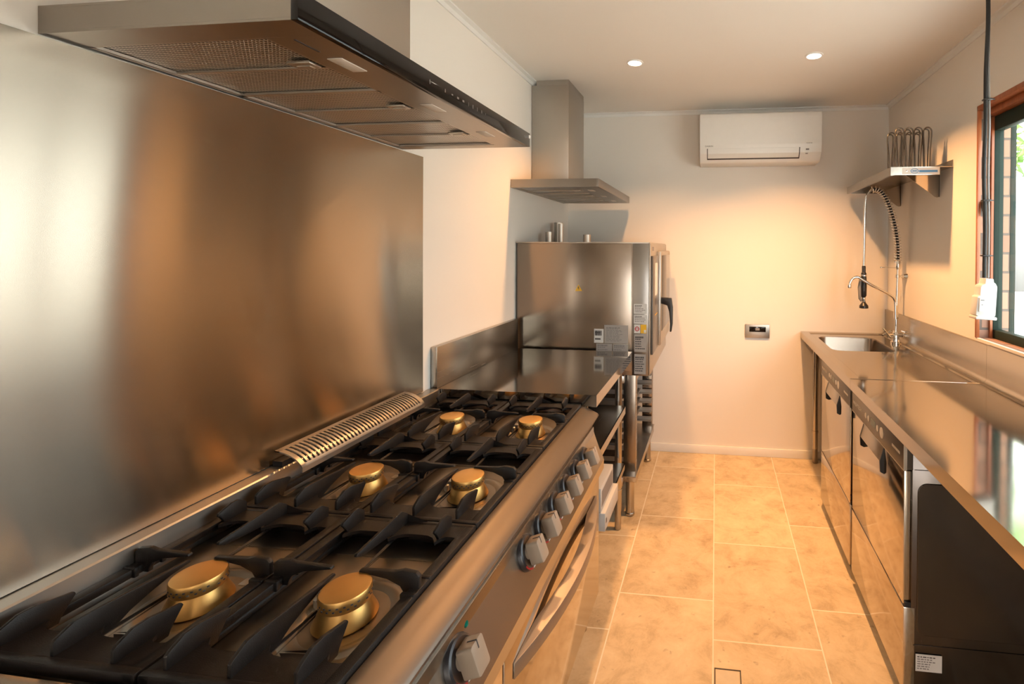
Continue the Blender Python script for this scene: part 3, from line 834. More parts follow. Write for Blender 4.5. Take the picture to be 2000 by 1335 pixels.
# ---------------------------------------------------------------- combi oven on its stand
OX0, OX1, OY0, OY1, OZ0, OZ1 = XL + .012, -.352, 2.502, 3.305, .797, 1.508
ov = thing('combi_oven', 'large stainless combi oven on a stand in the far left corner', 'oven', ((OX0 + OX1) / 2, (OY0 + OY1) / 2, OZ0))
O = Rooted(ov)
O.part('body', MB().box(OX0, OX1, OY0 + .002, OY1, OZ0, OZ1 - .004, .002), 'ovensteel', brush=(1, 0, 0))
O.part('side_panel', MB().box(OX0 + .018, -.445, OY0 - .0015, OY0 + .002, .82, OZ1 - .012, .001), 'ovensteel', brush=(1, 0, 0))
O.part('corner_post', MB().box(-.441, OX1, OY0 - .0015, OY0 + .03, OZ0, OZ1 - .004, .0015), 'darksteel', brush=(0, 0, 1))
O.part('top_cover', MB().box(OX0 - .004, OX1 + .003, OY0 - .003, OY1 + .003, OZ1 - .006, OZ1, .001), 'satin')
O.part('front_frame', MB().box(OX1, OX1 + .008, OY0, OY1, OZ0 + .005, OZ1 - .006, .002), 'satin')
cpn = O.part('control_panel', MB().box(OX1 + .006, OX1 + .020, 2.522, 2.760, .905, 1.435, .003), 'darkstrip')
O.part('screen', MB().box(OX1 + .02, OX1 + .0206, 2.60, 2.715, 1.215, 1.395), 'screen', cpn)
O.part('status_light', MB().box(OX1 + .02, OX1 + .0206, 2.60, 2.715, 1.105, 1.110), 'yellow', cpn)
od = O.part('oven_door', MB().box(OX1 + .006, OX1 + .034, 2.775, 3.295, .905, 1.462, .008), 'satin')
O.part('door_glass', MB().box(OX1 + .034, OX1 + .0355, 2.81, 3.27, .985, 1.435, .0005), 'blackgloss', od)
hh = MB(); hx = OX1 + .034
hh.prism([(hx, 1.150), (hx + .035, 1.140), (hx + .047, 1.10), (hx + .052, 1.03), (hx + .050, .985), (hx + .060, .983), (hx + .067, 1.03), (hx + .068, 1.13), (hx + .060, 1.183), (hx, 1.186)], 'y', 2.79, 2.822, .004, 2)
hd = O.part('handle', hh, 'black', od, label='black lever handle')
O.part('badge', MB().box(OX1 + .008, OX1 + .0086, 2.57, 2.64, 1.462, 1.485), 'greyink')
def label_mb(x0, x1, z0, z1, y, rows, mb=None, gap=.2, heads=True, seed=1):
    rnd = random.Random(seed); mb = mb or MB(); h = (z1 - z0)
    mb.box(x0, x1, y - .0006, y, z0, z1, mi=0)
    for k in range(rows):
        zz = z1 - h * (.12 + .8 * k / rows); t = h * .36 / rows if not (heads and k == 0) else h * .6 / rows
        xx = x0 + (x1 - x0) * .08; xe = x0 + (x1 - x0) * (rnd.uniform(.55, .92) if rows > 2 else .8)
        while xx < xe:
            wd = rnd.uniform(.06, .16) * (x1 - x0)
            mb.box(xx, min(xe, xx + wd), y - .0009, y - .0005, zz - t, zz, mi=1); xx += wd + .025 * (x1 - x0)
    return mb
yv = OY0 - .0016
O.part('rating_label', label_mb(-.432, -.362, 1.128, 1.180, yv, 5, seed=3), ['paper', 'greyink'])
O.part('service_label', label_mb(-.432, -.362, 1.075, 1.122, yv, 4, seed=4), ['paper', 'greyink'])
x = MB(); x.box(-.430, -.398, yv - .0006, yv, 1.024, 1.070, mi=0)
n = x.mark(); x.ring((0, 0, 0), .008, .0125, 0, .0006, 0, 2 * pi, 24, 1); x.box(-.0085, .0085, -.0016, .0016, 0, .0006, mi=1); x.xf(n, frame((-.414, yv - .0004, 1.047), (1, 0, 0), (0, .0, 1)))
O.part('hazard_sticker', x, ['paper', 'red'])
x = MB(); x.box(-.395, -.364, yv - .0006, yv, 1.024, 1.070, mi=0); x.box(-.377, -.366, yv - .0009, yv - .0005, 1.027, 1.042, mi=1)
O.part('hazard_sticker', x, ['yellow', 'paper'])
O.part('info_plate', label_mb(-.429, -.364, .925, 1.018, yv, 6, seed=5), ['greylabel', 'ink'])
O.part('info_plate', label_mb(-.428, -.366, .806, .912, yv, 7, seed=6), ['greylabel', 'ink'])
O.part('table_label', label_mb(-.592, -.462, .966, 1.064, yv, 11, seed=7), ['greylabel', 'greyink'])
x = label_mb(-.648, -.596, .967, 1.042, yv, 1, seed=8, heads=False)
for zz in (1.022, .988): x.box(-.643, -.612, yv - .001, yv - .0005, zz - .004, zz + .004, mi=1)
O.part('connection_label', x, ['paper', 'ink'])
O.part('info_plate', label_mb(-.636, -.549, .920, .963, yv, 3, seed=9), ['greylabel', 'greyink'])
O.part('info_plate', label_mb(-.545, -.462, .920, .963, yv, 3, seed=10), ['greylabel', 'greyink'])
x = MB(); n = x.mark(); x.prism([(-.0195, -.015), (.0195, -.015), (0, .019)], 'z', 0, .0006, mi=0); x.prism([(-.003, .008), (.004, .008), (.001, .001), (.004, .001), (-.002, -.011), (0, -.002), (-.004, -.002)], 'z', .0005, .0009, mi=1)
x.xf(n, frame((-.735, yv, 1.259), (1, 0, 0), (0, 0, 1)))
O.part('warning_sticker', x, ['yellow', 'ink'], label='yellow warning triangle')
for (px, py, r, h, tilt) in ((-1.055, 3.12, .020, .042, 0), (-1.02, 2.83, .0215, .066, 0), (-1.035, 3.05, .028, .135, 0), (-.955, 2.86, .016, .118, 0), (-.80, 2.9, .024, .052, 0)):
    O.part('flue_pipe', MB().lathe([(r, OZ1 - .001), (r, OZ1 + h), (r - .002, OZ1 + h), (r - .002, OZ1 + .004)], (px, py, 0), 22, cap=False), 'satin', brush=(0, 0, 1))
# stand
st = thing('oven_stand', 'square tube stainless stand carrying the combi oven', 'stand', (-.72, 2.9, 0))
T = Rooted(st)
for lx in (-.499, -1.06):
    for ly in (2.57, 3.245):
        x1 = lx + .068 if lx > -.6 else lx + .05
        lg = T.part('leg', MB().box(lx, x1, ly, ly + .05, .19, .795, .003), 'ovensteel', brush=(0, 0, 1))
        c = (lx + x1) / 2
        T.part('foot', MB().lathe([(.024, 0), (.027, .004), (.027, .014), (.0235, .018), (.0235, .19)], (c, ly + .025, 0), 24), 'steel', lg, brush=(0, 0, 1))
T.part('top_rail', MB().box(-.479, -.431, 2.62, 3.245, .745, .793, .002).box(-1.05, -.486, 2.51, 2.55, .75, .79, .002), 'steel')
T.part('base_rail', MB().box(-.502, -.424, 2.562, 3.30, .195, .245, .002).box(-1.06, -.49, 2.504, 2.56, .195, .245, .002), 'steel')
T.part('bottom_shelf', MB().box(-1.055, -.42, 2.51, 3.29, .245, .250), 'steel')
for ly in (2.575, 3.20):
    mb = MB()
    for k in range(7): mb.box(-1.0, -.43, ly, ly + .03, .30 + .062 * k, .304 + .062 * k).box(-1.0, -.43, ly if ly < 3 else ly + .027, ly + .003 if ly < 3 else ly + .03, .304 + .062 * k, .325 + .062 * k)
    T.part('tray_runner', mb, 'satin', brush=(1, 0, 0))
# trays resting on the runners
def tray():
    mb = MB(); x0, x1, y0, y1 = -.245, .245, -.317, .317
    mb.box(x0, x1, y0, y1, 0, .002).box(x0, x0 + .002, y0, y1, 0, .03).box(x1 - .002, x1, y0, y1, 0, .03).box(x0, x1, y0, y0 + .002, 0, .03).box(x0, x1, y1 - .002, y1, 0, .03)
    mb.box(x1 + .0001, x1 + .008, y0, y1, .028, .030)
    return build('oven_tray', mb, 'satin')
t0 = tray()
LT = ('topmost', 'second from the top', 'third from the top', 'lowest')
for k, (nm, lev) in enumerate(zip(LT, (5, 3, 2, 1))):
    o = t0 if k == 0 else t0.copy()
    if k: link(o)
    o.location = (-.757, 2.9025, .3045 + .062 * lev)
    tag(o, 'shallow steel tray in the oven stand, ' + nm, 'tray', 'trays in the oven stand')

# ---------------------------------------------------------------- wall air conditioner
ac = thing('air_conditioner', 'white split air conditioner high on the back wall', 'air conditioner', (.285, YB, 2.06))
A = Rooted(ac); ax0, ax1 = -.113, .686
pr = [(YB - .002, 2.388), (YB - .20, 2.388), (YB - .222, 2.378), (YB - .230, 2.35), (YB - .228, 2.17), (YB - .215, 2.115), (YB - .175, 2.068), (YB - .16, 2.060), (YB - .002, 2.060)]
# prism along x in (y,z)
mb = MB(); mb.prism(pr, 'x', ax0, ax1, .005, 2)
A.part('casing', mb, 'white', brush=(1, 0, 0), smooth=50)
fl_ = [(YB - .2255, 2.148), (YB - .2175, 2.114), (YB - .194, 2.0865), (YB - .191, 2.0895), (YB - .214, 2.116), (YB - .222, 2.149)]
A.part('air_flap', MB().prism(fl_, 'x', ax0 + .055, ax1 - .145, .0012), 'white', brush=(1, 0, 0))
gp = [(YB - .2262, 2.150), (YB - .2166, 2.112), (YB - .190, 2.083), (YB - .180, 2.09), (YB - .20, 2.15)]
A.part('flap_gap', MB().prism([(YB - .2235, 2.148), (YB - .2150, 2.1145), (YB - .1925, 2.085), (YB - .1865, 2.0795), (YB - .175, 2.09), (YB - .20, 2.15)], 'x', ax0 + .050, ax1 - .139), 'ink')
# lettering near the lower front edge (front face looks towards -y)
def front_text(txt, size, x, y, z, sx=1.0):
    mb = MB(); mb.mesh(text_mesh(txt, size), frame((x, y, z), (1, 0, 0), (0, .0, 1)) @ Matrix.Scale(sx, 4, (1, 0, 0))); return mb
A.part('lettering', front_text('DAIKIN', .016, ax0 + .037, YB - .2287, 2.158), 'greyink', smooth=0)
A.part('lettering', front_text('INVERTER', .0085, ax1 - .100, YB - .2288, 2.170), 'greyink', smooth=0)
A.part('sensor_window', MB().box(ax1 - .102, ax1 - .082, YB - .2235, YB - .218, 2.130, 2.138, .001), 'greyink')
A.part('status_mark', MB().box(ax1 - .103, ax1 - .088, YB - .2135, YB - .205, 2.106, 2.110), 'greyink')

# wall controller plate
wc = thing('wall_controller', 'small brushed steel control plate with dark screen on the back wall', 'wall control', (.297, YB, .893))
Wc = Rooted(wc)
Wc.part('plate', MB().box(.211, .382, YB - .012, YB - .0005, .845, .941, .003), 'satin', brush=(1, 0, 0))
Wc.part('screen', MB().box(.240, .355, YB - .0132, YB - .0118, .888, .925, .0006), 'blackgloss')
Wc.part('readout', MB().box(.283, .312, YB - .0137, YB - .013, .899, .916), 'greyplastic')

# ---------------------------------------------------------------- right benches
BZ, BX0, BX1 = .900, .597, XR - .003
SY0, SY1 = 2.197, YB - .003
sk = thing('sink_bench', 'stainless sink bench with an inset bowl in the far right corner', 'sink', (.89, 2.82, 0))
K = Rooted(sk)
def rrect(x0, x1, y0, y1, r, n=6):
    pts = []
    for (ax, ay, a) in ((x1 - r, y1 - r, 0), (x0 + r, y1 - r, 90), (x0 + r, y0 + r, 180), (x1 - r, y0 + r, 270)):
        for k in range(n + 1): pts.append((ax + r * cos(radians(a + 90 * k / n)), ay + r * sin(radians(a + 90 * k / n))))
    return pts
# worktop skin with a rounded hole and the bowl hanging from it
bm_ = MB(); B = bm_.bm
hole = rrect(.675, 1.035, 2.835, 3.285, .06)
zt_ = BZ - .006
outer = [(BX0 + .055, SY0 + .016), (BX1 - .052, SY0 + .016), (BX1 - .052, SY1 - .05), (BX0 + .055, SY1 - .05)]
hv = [B.verts.new((x, y, zt_)) for x, y in hole]
ov_ = [B.verts.new((x, y, zt_)) for x, y in outer]
nh = len(hole)
eds = [B.edges.new((hv[i], hv[(i + 1) % nh])) for i in range(nh)] + [B.edges.new((ov_[i], ov_[(i + 1) % 4])) for i in range(4)]
bmesh.ops.triangle_fill(B, edges=eds, use_beauty=True, use_dissolve=False, normal=(0, 0, 1))
for f in B.faces:
    f.normal_update()
    if f.normal.z < 0: f.normal_flip()
# raised rim around the dished area (sloped inner edge) and apron
def rimstrip(pi_, po_, zi=zt_, zo=BZ):
    a, b = pi_; c, d = po_
    f = B.faces.new([B.verts.new((*a, zi)), B.verts.new((*b, zi)), B.verts.new((*d, zo)), B.verts.new((*c, zo))])
    f.normal_update()
    if f.normal.z < 0: f.normal_flip()
ri = [(BX0 + .055, SY0 + .016), (BX1 - .052, SY0 + .016), (BX1 - .052, SY1 - .05), (BX0 + .055, SY1 - .05)]
ro = [(BX0 + .047, SY0 + .003), (BX1 - .044, SY0 + .003), (BX1 - .044, SY1 - .042), (BX0 + .047, SY1 - .042)]
for i in range(4):
    j = (i + 1) % 4; rimstrip((ri[i], ri[j]), (ro[i], ro[j]))
bm_.box(BX0, BX0 + .047, SY0, SY1, BZ - .002, BZ).box(BX0 + .047, BX1 - .0441, SY1 - .042, SY1, BZ - .002, BZ).box(BX0 + .047, BX1 - .0441, SY0, SY0 + .003, BZ - .002, BZ).box(BX1 - .044, BX1, SY0, SY1, BZ - .002, BZ)
bm_.box(BX0, BX0 + .002, SY0, SY1, BZ - .043, BZ - .0021).box(BX0, BX0 + .018, SY0, SY1, BZ - .0451, BZ - .0431)
K.part('worktop', bm_, 'bench', smooth=20)
bw = MB(); B2 = bw.bm
levels = [(0, zt_), (.004, zt_ - .010), (.008, zt_ - .21), (.04, zt_ - .245)]
loops = []
for ins, z in levels: loops.append([B2.verts.new((x, y, z)) for x, y in rrect(.675 + ins, 1.035 - ins, 2.835 + ins, 3.285 - ins, max(.06 - ins * .5, .03))])
for A_, C2 in zip(loops, loops[1:]):
    for i in range(nh):
        j = (i + 1) % nh; B2.faces.new((A_[i], A_[j], C2[j], C2[i]))
B2.faces.new(loops[-1])
bmesh.ops.recalc_face_normals(B2, faces=B2.faces[:])
for f in B2.faces: f.normal_flip()
bwl = K.part('bowl', bw, 'ovensteel', smooth=50, brush=(0, 0, 1))
K.part('drain', MB().lathe([(.045, zt_ - .2445), (.043, zt_ - .242), (.03, zt_ - .243), (0, zt_ - .2435)], (.855, 3.06, 0), 28), 'chrome', bwl)
K.part('upstand', MB().prism([(BX1, 1.066), (BX1, BZ + .0003), (BX1 - .044, BZ + .0003), (BX1 - .040, BZ + .0004)] + [(BX1 - .040 + .026 * sin(radians(7.5 * q)), BZ + .0264 - .026 * cos(radians(7.5 * q))) for q in range(1, 13)] + [(BX1 - .014, BZ + .029), (BX1 - .014, 1.066 - .003), (BX1 - .011, 1.066)], 'y', SY0, SY1), 'steel', smooth=60)
for lx, ly in ((.69, 3.385), (1.11, 3.385), (1.11, 2.26)):
    lg = K.part('leg', MB().cyl((lx, ly, .10), (lx, ly, BZ - .01), .019, 24).cyl((lx, ly, .21), (lx, ly, .225), .0215, 24), 'steel', brush=(0, 0, 1))
    K.part('foot', MB().lathe([(.015, 0), (.018, .004), (.0185, .10)], (lx, ly, 0), 20), 'darksteel', lg)
K.part('joint_bead', MB().prism([(SY0 - .001, BZ), (SY0 + .001, BZ + .0016), (SY0 + .004, BZ + .0018), (SY0 + .007, BZ)], 'x', BX0 + .002, BX1 - .041), 'chrome')
fb = thing('work_bench', 'long flat stainless bench under the window, butted against the sink bench', 'bench', (.89, 1.2, 0))
F = Rooted(fb); FY0_, FY1_ = .02, SY0 - .001
F.part('worktop', MB().box(BX0, BX1, FY0_, FY1_, BZ - .002, BZ).box(BX0, BX0 + .002, FY0_, FY1_, BZ - .043, BZ - .0021).box(BX0, BX0 + .018, FY0_, FY1_, BZ - .0451, BZ - .0431)
       .box(BX0 + .0021, BX1, FY0_, FY0_ + .002, BZ - .043, BZ - .0021), 'bench')
F.part('upstand', MB().prism([(BX1, 1.068), (BX1, BZ + .0003), (BX1 - .044, BZ + .0003), (BX1 - .040, BZ + .0004)] + [(BX1 - .040 + .026 * sin(radians(7.5 * q)), BZ + .0264 - .026 * cos(radians(7.5 * q))) for q in range(1, 13)] + [(BX1 - .014, BZ + .029), (BX1 - .014, 1.068 - .003), (BX1 - .011, 1.068)], 'y', FY0_, FY1_), 'steel', smooth=60)
for lx, ly in ((.66, .10), (1.11, .10), (1.11, 2.15)):
    lg = F.part('leg', MB().cyl((lx, ly, .10), (lx, ly, BZ - .01), .019, 24), 'steel', brush=(0, 0, 1))
    F.part('foot', MB().lathe([(.015, 0), (.018, .004), (.0185, .10)], (lx, ly, 0), 20), 'darksteel', lg)

# ---------------------------------------------------------------- dishwashers
def dishwasher(label):
    r = thing('dishwasher', label, 'dishwasher', (0, 0, 0), 'underbench dishwashers')
    x0, w_ = 0.0, .588       # local: front face at x=0, y from 0 (near) to w_
    build('body', MB().box(.022, .545, .004, w_ - .004, .05, .845, .003), 'blackpanel', r)
    sp_ = MB()
    pts = rrect(.040, .530, .240, .728, .03, 8)
    n_ = len(pts)
    ins = [(.285 + (x - .285) * .994, .484 + (z - .484) * .994) for x, z in pts]
    for i in range(n_):
        j = (i + 1) % n_
        sp_.bm.faces.new([sp_.bm.verts.new((pts[i][0], .0022, pts[i][1])), sp_.bm.verts.new((pts[j][0], .0022, pts[j][1])), sp_.bm.verts.new((ins[j][0], .0012, ins[j][1])), sp_.bm.verts.new((ins[i][0], .0012, ins[i][1]))])
        a_ = (pts[i][0] * 1.003 - .285 * .003, pts[i][1] * 1.003 - .484 * .003); b_ = (pts[j][0] * 1.003 - .285 * .003, pts[j][1] * 1.003 - .484 * .003)
        sp_.bm.faces.new([sp_.bm.verts.new((pts[i][0], .0022, pts[i][1])), sp_.bm.verts.new((pts[j][0], .0022, pts[j][1])), sp_.bm.verts.new((b_[0], .0042, b_[1])), sp_.bm.verts.new((a_[0], .0042, a_[1]))])
    sp_.bm.faces.new([sp_.bm.verts.new((x, .0012, z)) for x, z in ins])
    bmesh.ops.recalc_face_normals(sp_.bm, faces=sp_.bm.faces[:])
    sp_.box(.030, .545, .0025, .0045, .206, .2085).box(.030, .545, .0015, .0045, .770, .7715)
    build('side_panel', sp_, 'blackpanel', r, smooth=30)
    pn = build('control_panel', MB().box(-.004, .026, .003, w_ - .003, .768, .850, .003), 'darkstrip', r)
    build('panel_edge', MB().box(-.0045, .003, .002, w_ - .002, .7655, .769).box(-.0045, .006, .0015, .0035, .768, .850), 'satin', pn)
    bt = MB()
    for yy, rad in ((.39, .0115), (.357, .0115), (.252, .0115), (.208, .0195)):
        n = bt.mark(); bt.lathe([(rad, 0), (rad, .0012), (rad * .8, .002), (0, .002)], (0, 0, 0), 22); bt.xf(n, frame((-.004, yy, .809), (0, -1, 0), (0, 0, 1)))
    build('button', bt, 'button', pn)
    build('display', MB().box(-.0046, -.0035, .278, .330, .797, .823), 'display', pn)
    tm = MB(); tm.mesh(text_mesh('WASHTECH', .022), frame((-.0042, .568, .802), (0, -1, 0), (0, 0, 1)))
    build('lettering', tm, 'button', pn, smooth=0)
    tm = MB(); rnd = random.Random(5); yy = .105
    while yy > .035:
        q = rnd.uniform(.004, .009); tm.box(-.0046, -.0038, yy - q, yy, .805, .814); yy -= q + .003
    build('lettering', tm, 'button', pn, smooth=0)
    dr = build('door', MB().box(0, .022, .010, w_ - .003, .332, .763, .002), 'mirror', r)
    gy0, gy1 = .190, .432
    hd_ = MB(); hd_.prism([(0, .765), (-.0145, .712), (-.0135, .7085), (-.0115, .7085), (-.0005, .756)], 'y', gy0 + .006, gy1 - .006, .0006)
    build('handle', hd_, 'satin', dr)
    for ya, yb in ((gy0, gy0 + .006), (gy1 - .006, gy1)):
        build('handle_end', MB().prism([(0, .768), (-.0155, .712), (-.0135, .674), (0, .667)], 'y', ya, yb), 'black', dr)
    build('lower_panel', MB().box(-.001, .034, .003, w_ - .003, .055, .326, .002), 'mirror', r)
    build('door_seal', MB().box(.004, .024, .006, w_ - .006, .320, .340), 'black', r)
    st_ = MB(); st_.box(.037, .117, .0012, .0022, .126, .181, mi=0)
    rnd = random.Random(9)
    for k in range(6):
        zz = .174 - .0075 * k; xx = .042; xe = rnd.uniform(.075, .09) if k > 2 else rnd.uniform(.085, .11)
        while xx < xe:
            q = rnd.uniform(.004, .012); st_.box(xx, min(xe, xx + q), .0008, .0014, zz - .003, zz, mi=1 if k else 2); xx += q + .0025
    build('rating_label', st_, ['paper', 'greyink', 'ink'], r)
    for fx_ in (.06, .5):
        for fy_ in (.06, w_ - .06):
            build('foot', MB().lathe([(.018, 0), (.02, .003), (.014, .01), (.014, .052)], (fx_, fy_, 0), 16), 'rubber', r)
    return r
d1 = dishwasher('near underbench dishwasher with its bare black side showing')
d1.location = (.607, 1.599, 0)
d2 = copy_tree(d1); d2.location = (.607, 2.215, 0); d2['label'] = 'far underbench dishwasher below the sink end of the benches'

# ---------------------------------------------------------------- pre-rinse tap
tp = thing('pre_rinse_tap', 'tall chrome pre rinse tap with spring hose behind the sink', 'tap', (1.112, 3.10, BZ))
Q = Rooted(tp); tx, ty = 1.112, 3.10
base = Q.part('tap_base', MB().lathe([(.030, BZ - .006), (.030, BZ + .006), (.024, BZ + .010), (.021, BZ + .03), (.022, BZ + .05), (.016, BZ + .062), (.014, BZ + .075)], (tx, ty, 0), 28)
              .cyl((tx - .045, ty - .01, BZ + .045), (tx + .045, ty + .01, BZ + .045), .012, 18), 'chrome')
for sx, a0 in ((-1, .5), (1, 1.2)):
    cx_, cy_ = tx + sx * .050, ty + sx * .010
    hb = MB().cyl((cx_, cy_, BZ + .040), (cx_ + sx * .012, cy_ - .02, BZ + .062), .011, 16)
    for k in range(4):
        a = a0 + k * pi / 2; c = Vector((cx_ + sx * .012, cy_ - .022, BZ + .064)); v = Vector((cos(a), sin(a) * .55, sin(a) * .83))
        hb.tube([c, c + v * .022, c + v * .034], [.0055, .005, .006], 10)
    Q.part('cross_handle', hb, 'chrome', base)
Q.part('riser', MB().cyl((tx, ty, BZ + .07), (tx + .010, ty, 1.372), .0085, 18).lathe([(.013, 1.05), (.015, 1.055), (.015, 1.085), (.013, 1.09)], (tx + .002, ty, 0), 20).lathe([(.014, 1.355), (.016, 1.36), (.016, 1.40), (.012, 1.41)], (tx + .010, ty, 0), 20), 'chrome', brush=(0, 0, 1))
# spring and hose path in the plane y = ty
def catmull(P, n=14):
    P = [Vector(p) for p in P]; out = []
    for i in range(len(P) - 1):
        p0, p1, p2, p3 = P[max(i - 1, 0)], P[i], P[i + 1], P[min(i + 2, len(P) - 1)]
        for k in range(n):
            t = k / n; out.append(.5 * ((2 * p1) + (p2 - p0) * t + (2 * p0 - 5 * p1 + 4 * p2 - p3) * t * t + (3 * p1 - p0 - 3 * p2 + p3) * t ** 3))
    out.append(P[-1]); return out
hose = catmull([(tx + .010, ty, 1.40), (tx + .008, ty, 1.50), (tx - .005, ty, 1.60), (tx - .028, ty, 1.70), (tx - .062, ty, 1.79), (tx - .100, ty, 1.842), (tx - .140, ty, 1.852), (tx - .172, ty, 1.825), (tx - .187, ty, 1.775), (tx - .191, ty, 1.65), (tx - .192, ty, 1.50), (tx - .194, ty, 1.375)])
ci = next(i for i, p in enumerate(hose) if p.x < tx - .150)
Q.part('hose', MB().tube(hose[ci - 2:], .0075, 12), 'chrome')
Q.part('inner_hose', MB().tube(hose[:ci - 1], .0085, 12), 'rubber')
L_ = [0]
for a, b in zip(hose, hose[1:]): L_.append(L_[-1] + (b - a).length)
stop = L_[next(i for i, p in enumerate(hose) if p.x < tx - .150)]
turns = 30; path = []
for k in range(turns * 14 + 1):
    s = stop * k / (turns * 14)
    i = max(0, min(len(L_) - 2, next((q for q in range(len(L_) - 1) if L_[q + 1] >= s), len(L_) - 2)))
    t = (s - L_[i]) / max(1e-9, L_[i + 1] - L_[i]); p = hose[i].lerp(hose[i + 1], t); tn = (hose[i + 1] - hose[i]).normalized()
    bn = Vector((0, 1, 0)); nn = tn.cross(bn); a = 2 * pi * k / 14
    path.append(p + (nn * cos(a) + bn * sin(a)) * .0185)
Q.part('spring', MB().tube(path, .0033, 7), 'chrome', smooth=60)
gx = tx - .196
gun = Q.part('spray_gun', MB().lathe([(.0085, 1.375), (.0115, 1.37), (.0115, 1.335), (.0155, 1.33), (.017, 1.30), (.0185, 1.25), (.0175, 1.19), (.012, 1.18)], (gx, ty - .01, 0), 22), 'black')
Q.part('spray_nozzle', MB().lathe([(.009, 1.182), (.010, 1.15), (.016, 1.140), (.026, 1.128), (.027, 1.112), (.02, 1.110)], (gx + .002, ty - .01, 0), 24), 'black', gun)
Q.part('collar_ring', MB().lathe([(.0175, 1.31), (.020, 1.312), (.020, 1.318), (.0175, 1.32)], (gx, ty - .01, 0), 22).lathe([(.010, 1.18), (.0115, 1.178), (.0115, 1.155), (.0095, 1.15)], (gx + .001, ty - .01, 0), 20), 'chrome', gun)
Q.part('trigger', MB().tube([(gx - .020, ty - .012, 1.288), (gx - .026, ty - .014, 1.24), (gx - .022, ty - .014, 1.17), (gx - .013, ty - .012, 1.155)], [.009, .0105, .009, .006], 12), 'greyplastic', gun)
arm = catmull([(tx - .012, ty - .03, 1.05), (tx - .014, ty - .03, 1.13), (tx - .022, ty - .032, 1.175), (tx - .060, ty - .035, 1.205), (tx - .150, ty - .04, 1.252), (tx - .205, ty - .04, 1.285), (tx - .240, ty - .04, 1.305), (tx - .268, ty - .04, 1.298), (tx - .285, ty - .04, 1.272), (tx - .290, ty - .04, 1.248)], 8)
sp_o = Q.part('spout', MB().tube(arm, .0085, 14).lathe([(.0105, 1.238), (.0115, 1.240), (.0115, 1.258), (.009, 1.262)], (tx - .290, ty - .04, 0), 18).cyl((tx - .012, ty - .03, 1.06), (tx + .002, ty, 1.066), .008, 12), 'chrome')
Q.part('hanger_rod', MB().cyl((tx - .092, ty, 1.366), (tx + .008, ty, 1.364), .003, 8).lathe([(0, -.007), (.006, -.004), (.007, 0), (.006, .004), (0, .007)], (tx - .09, ty, 1.366), 12, cap=False), 'chrome')
Q.part('wall_bracket', MB().cyl((tx + .006, ty, 1.312), (XR - .001, ty + .01, 1.312), .006, 14).lathe([(.012, 1.302), (.014, 1.304), (.014, 1.320), (.012, 1.322)], (tx + .008, ty, 0), 18)
       .cyl((XR - .02, ty + .01, 1.312), (XR - .0005, ty + .01, 1.312), .012, 20, .018).cyl((XR - .030, ty + .01, 1.312), (XR - .022, ty + .01, 1.312), .0115, 14), 'chrome')

# ---------------------------------------------------------------- wall shelf and wire racks
sh = thing('wall_shelf', 'stainless wall shelf above the sink with triangular brackets', 'shelf', (1.02, 2.95, 1.86))
H_ = Rooted(sh); sx0, sx1, sy0, sy1, sz = .880, XR - .001, 2.54, 3.352, 1.895
H_.part('shelf_top', MB().box(sx0, sx1 - .0031, sy0, sy1, sz - .003, sz).box(sx0, sx0 + .003, sy0, sy1, sz - .041, sz - .0031).box(sx0, sx0 + .014, sy0, sy1, sz - .0431, sz - .0411)
        .box(sx0 + .0031, sx1 - .062, sy0, sy0 + .002, sz - .041, sz - .0031).box(sx0 + .0031, sx1 - .0031, sy1 - .002, sy1, sz - .041, sz - .0031), 'steel')
H_.part('back_lip', MB().box(sx1 - .003, sx1, sy0, sy1, sz - .003, sz + .034, .001), 'satin')
for yy in (2.685, 3.22):
    H_.part('bracket', MB().prism([(.985, sz - .0035), (sx1, sz - .0035), (sx1, 1.757), (sx1 - .02, 1.757)], 'y', yy, yy + .002).box(sx1 - .002, sx1, yy, yy + .03, 1.757, sz - .004), 'mirror', brush=(0, 0, 1))
stq = MB(); ex, ez, ey = .995, sz - .021, sy0 - .0002
n = stq.mark(); stq.ring((0, 0, 0), .0125, .0155, 0, .0004, 0, 2 * pi, 30, 1); stq.box(-.009, .009, -.0035, .0035, 0, .0004, mi=1)
stq.xf(n, frame((ex, ey, ez), (1, 0, 0), (0, 0, 1)) @ Matrix.Diagonal((1.25, .8, 1, 1)))
stq.box(ex + .022, ex + .110, ey - .0004, ey, ez - .007, ez + .004, mi=1); stq.box(sx0 + .055, sx1 - .064, ey - .0001, ey + .0001, sz - .038, sz - .004, mi=0)
H_.part('maker_sticker', stq, ['paper', 'blue'], label='white sticker with blue oval mark and blue bar')
H_.part('rivet', MB().lathe([(0, -.003), (.004, -.002), (.005, 0)], (0, 0, 0), 14, cap=False).xf(0, frame((.957, sy0, ez), (1, 0, 0), (0, 0, 1)) @ Matrix.Rotation(pi, 4, 'X')), 'chrome')
# wire racks: two rows of tall hairpin loops
wk = thing('wire_rack', 'rack of tall dark wire hairpin loops standing on the wall shelf', 'wire rack', (1.01, 2.66, sz))
Kk = Rooted(wk)
for row, (yy, zt2) in enumerate(((2.598, 2.108), (2.702, 2.108))):
    for k in range(4):
        xx = .943 + .0455 * k - .004 * row
        lp = MB()
        for dy, wd in ((0, .0195), (.020, .0150)):
            pts = [(xx - wd * .62, yy + dy, sz + .006)]
            pts += [(xx - wd * .75, yy + dy, sz + .10), (xx - wd, yy + dy, zt2 - .045)]
            for q in range(11):
                a = pi - pi * q / 10; pts.append((xx + wd * cos(a), yy + dy, zt2 - .022 + wd * 1.05 * sin(a)))
            pts += [(xx + wd, yy + dy, zt2 - .045), (xx + wd * .75, yy + dy, sz + .10), (xx + wd * .62, yy + dy, sz + .006)]
            lp.tube(pts, .0034, 8)
        Kk.part('loop', lp, 'wire', smooth=60)
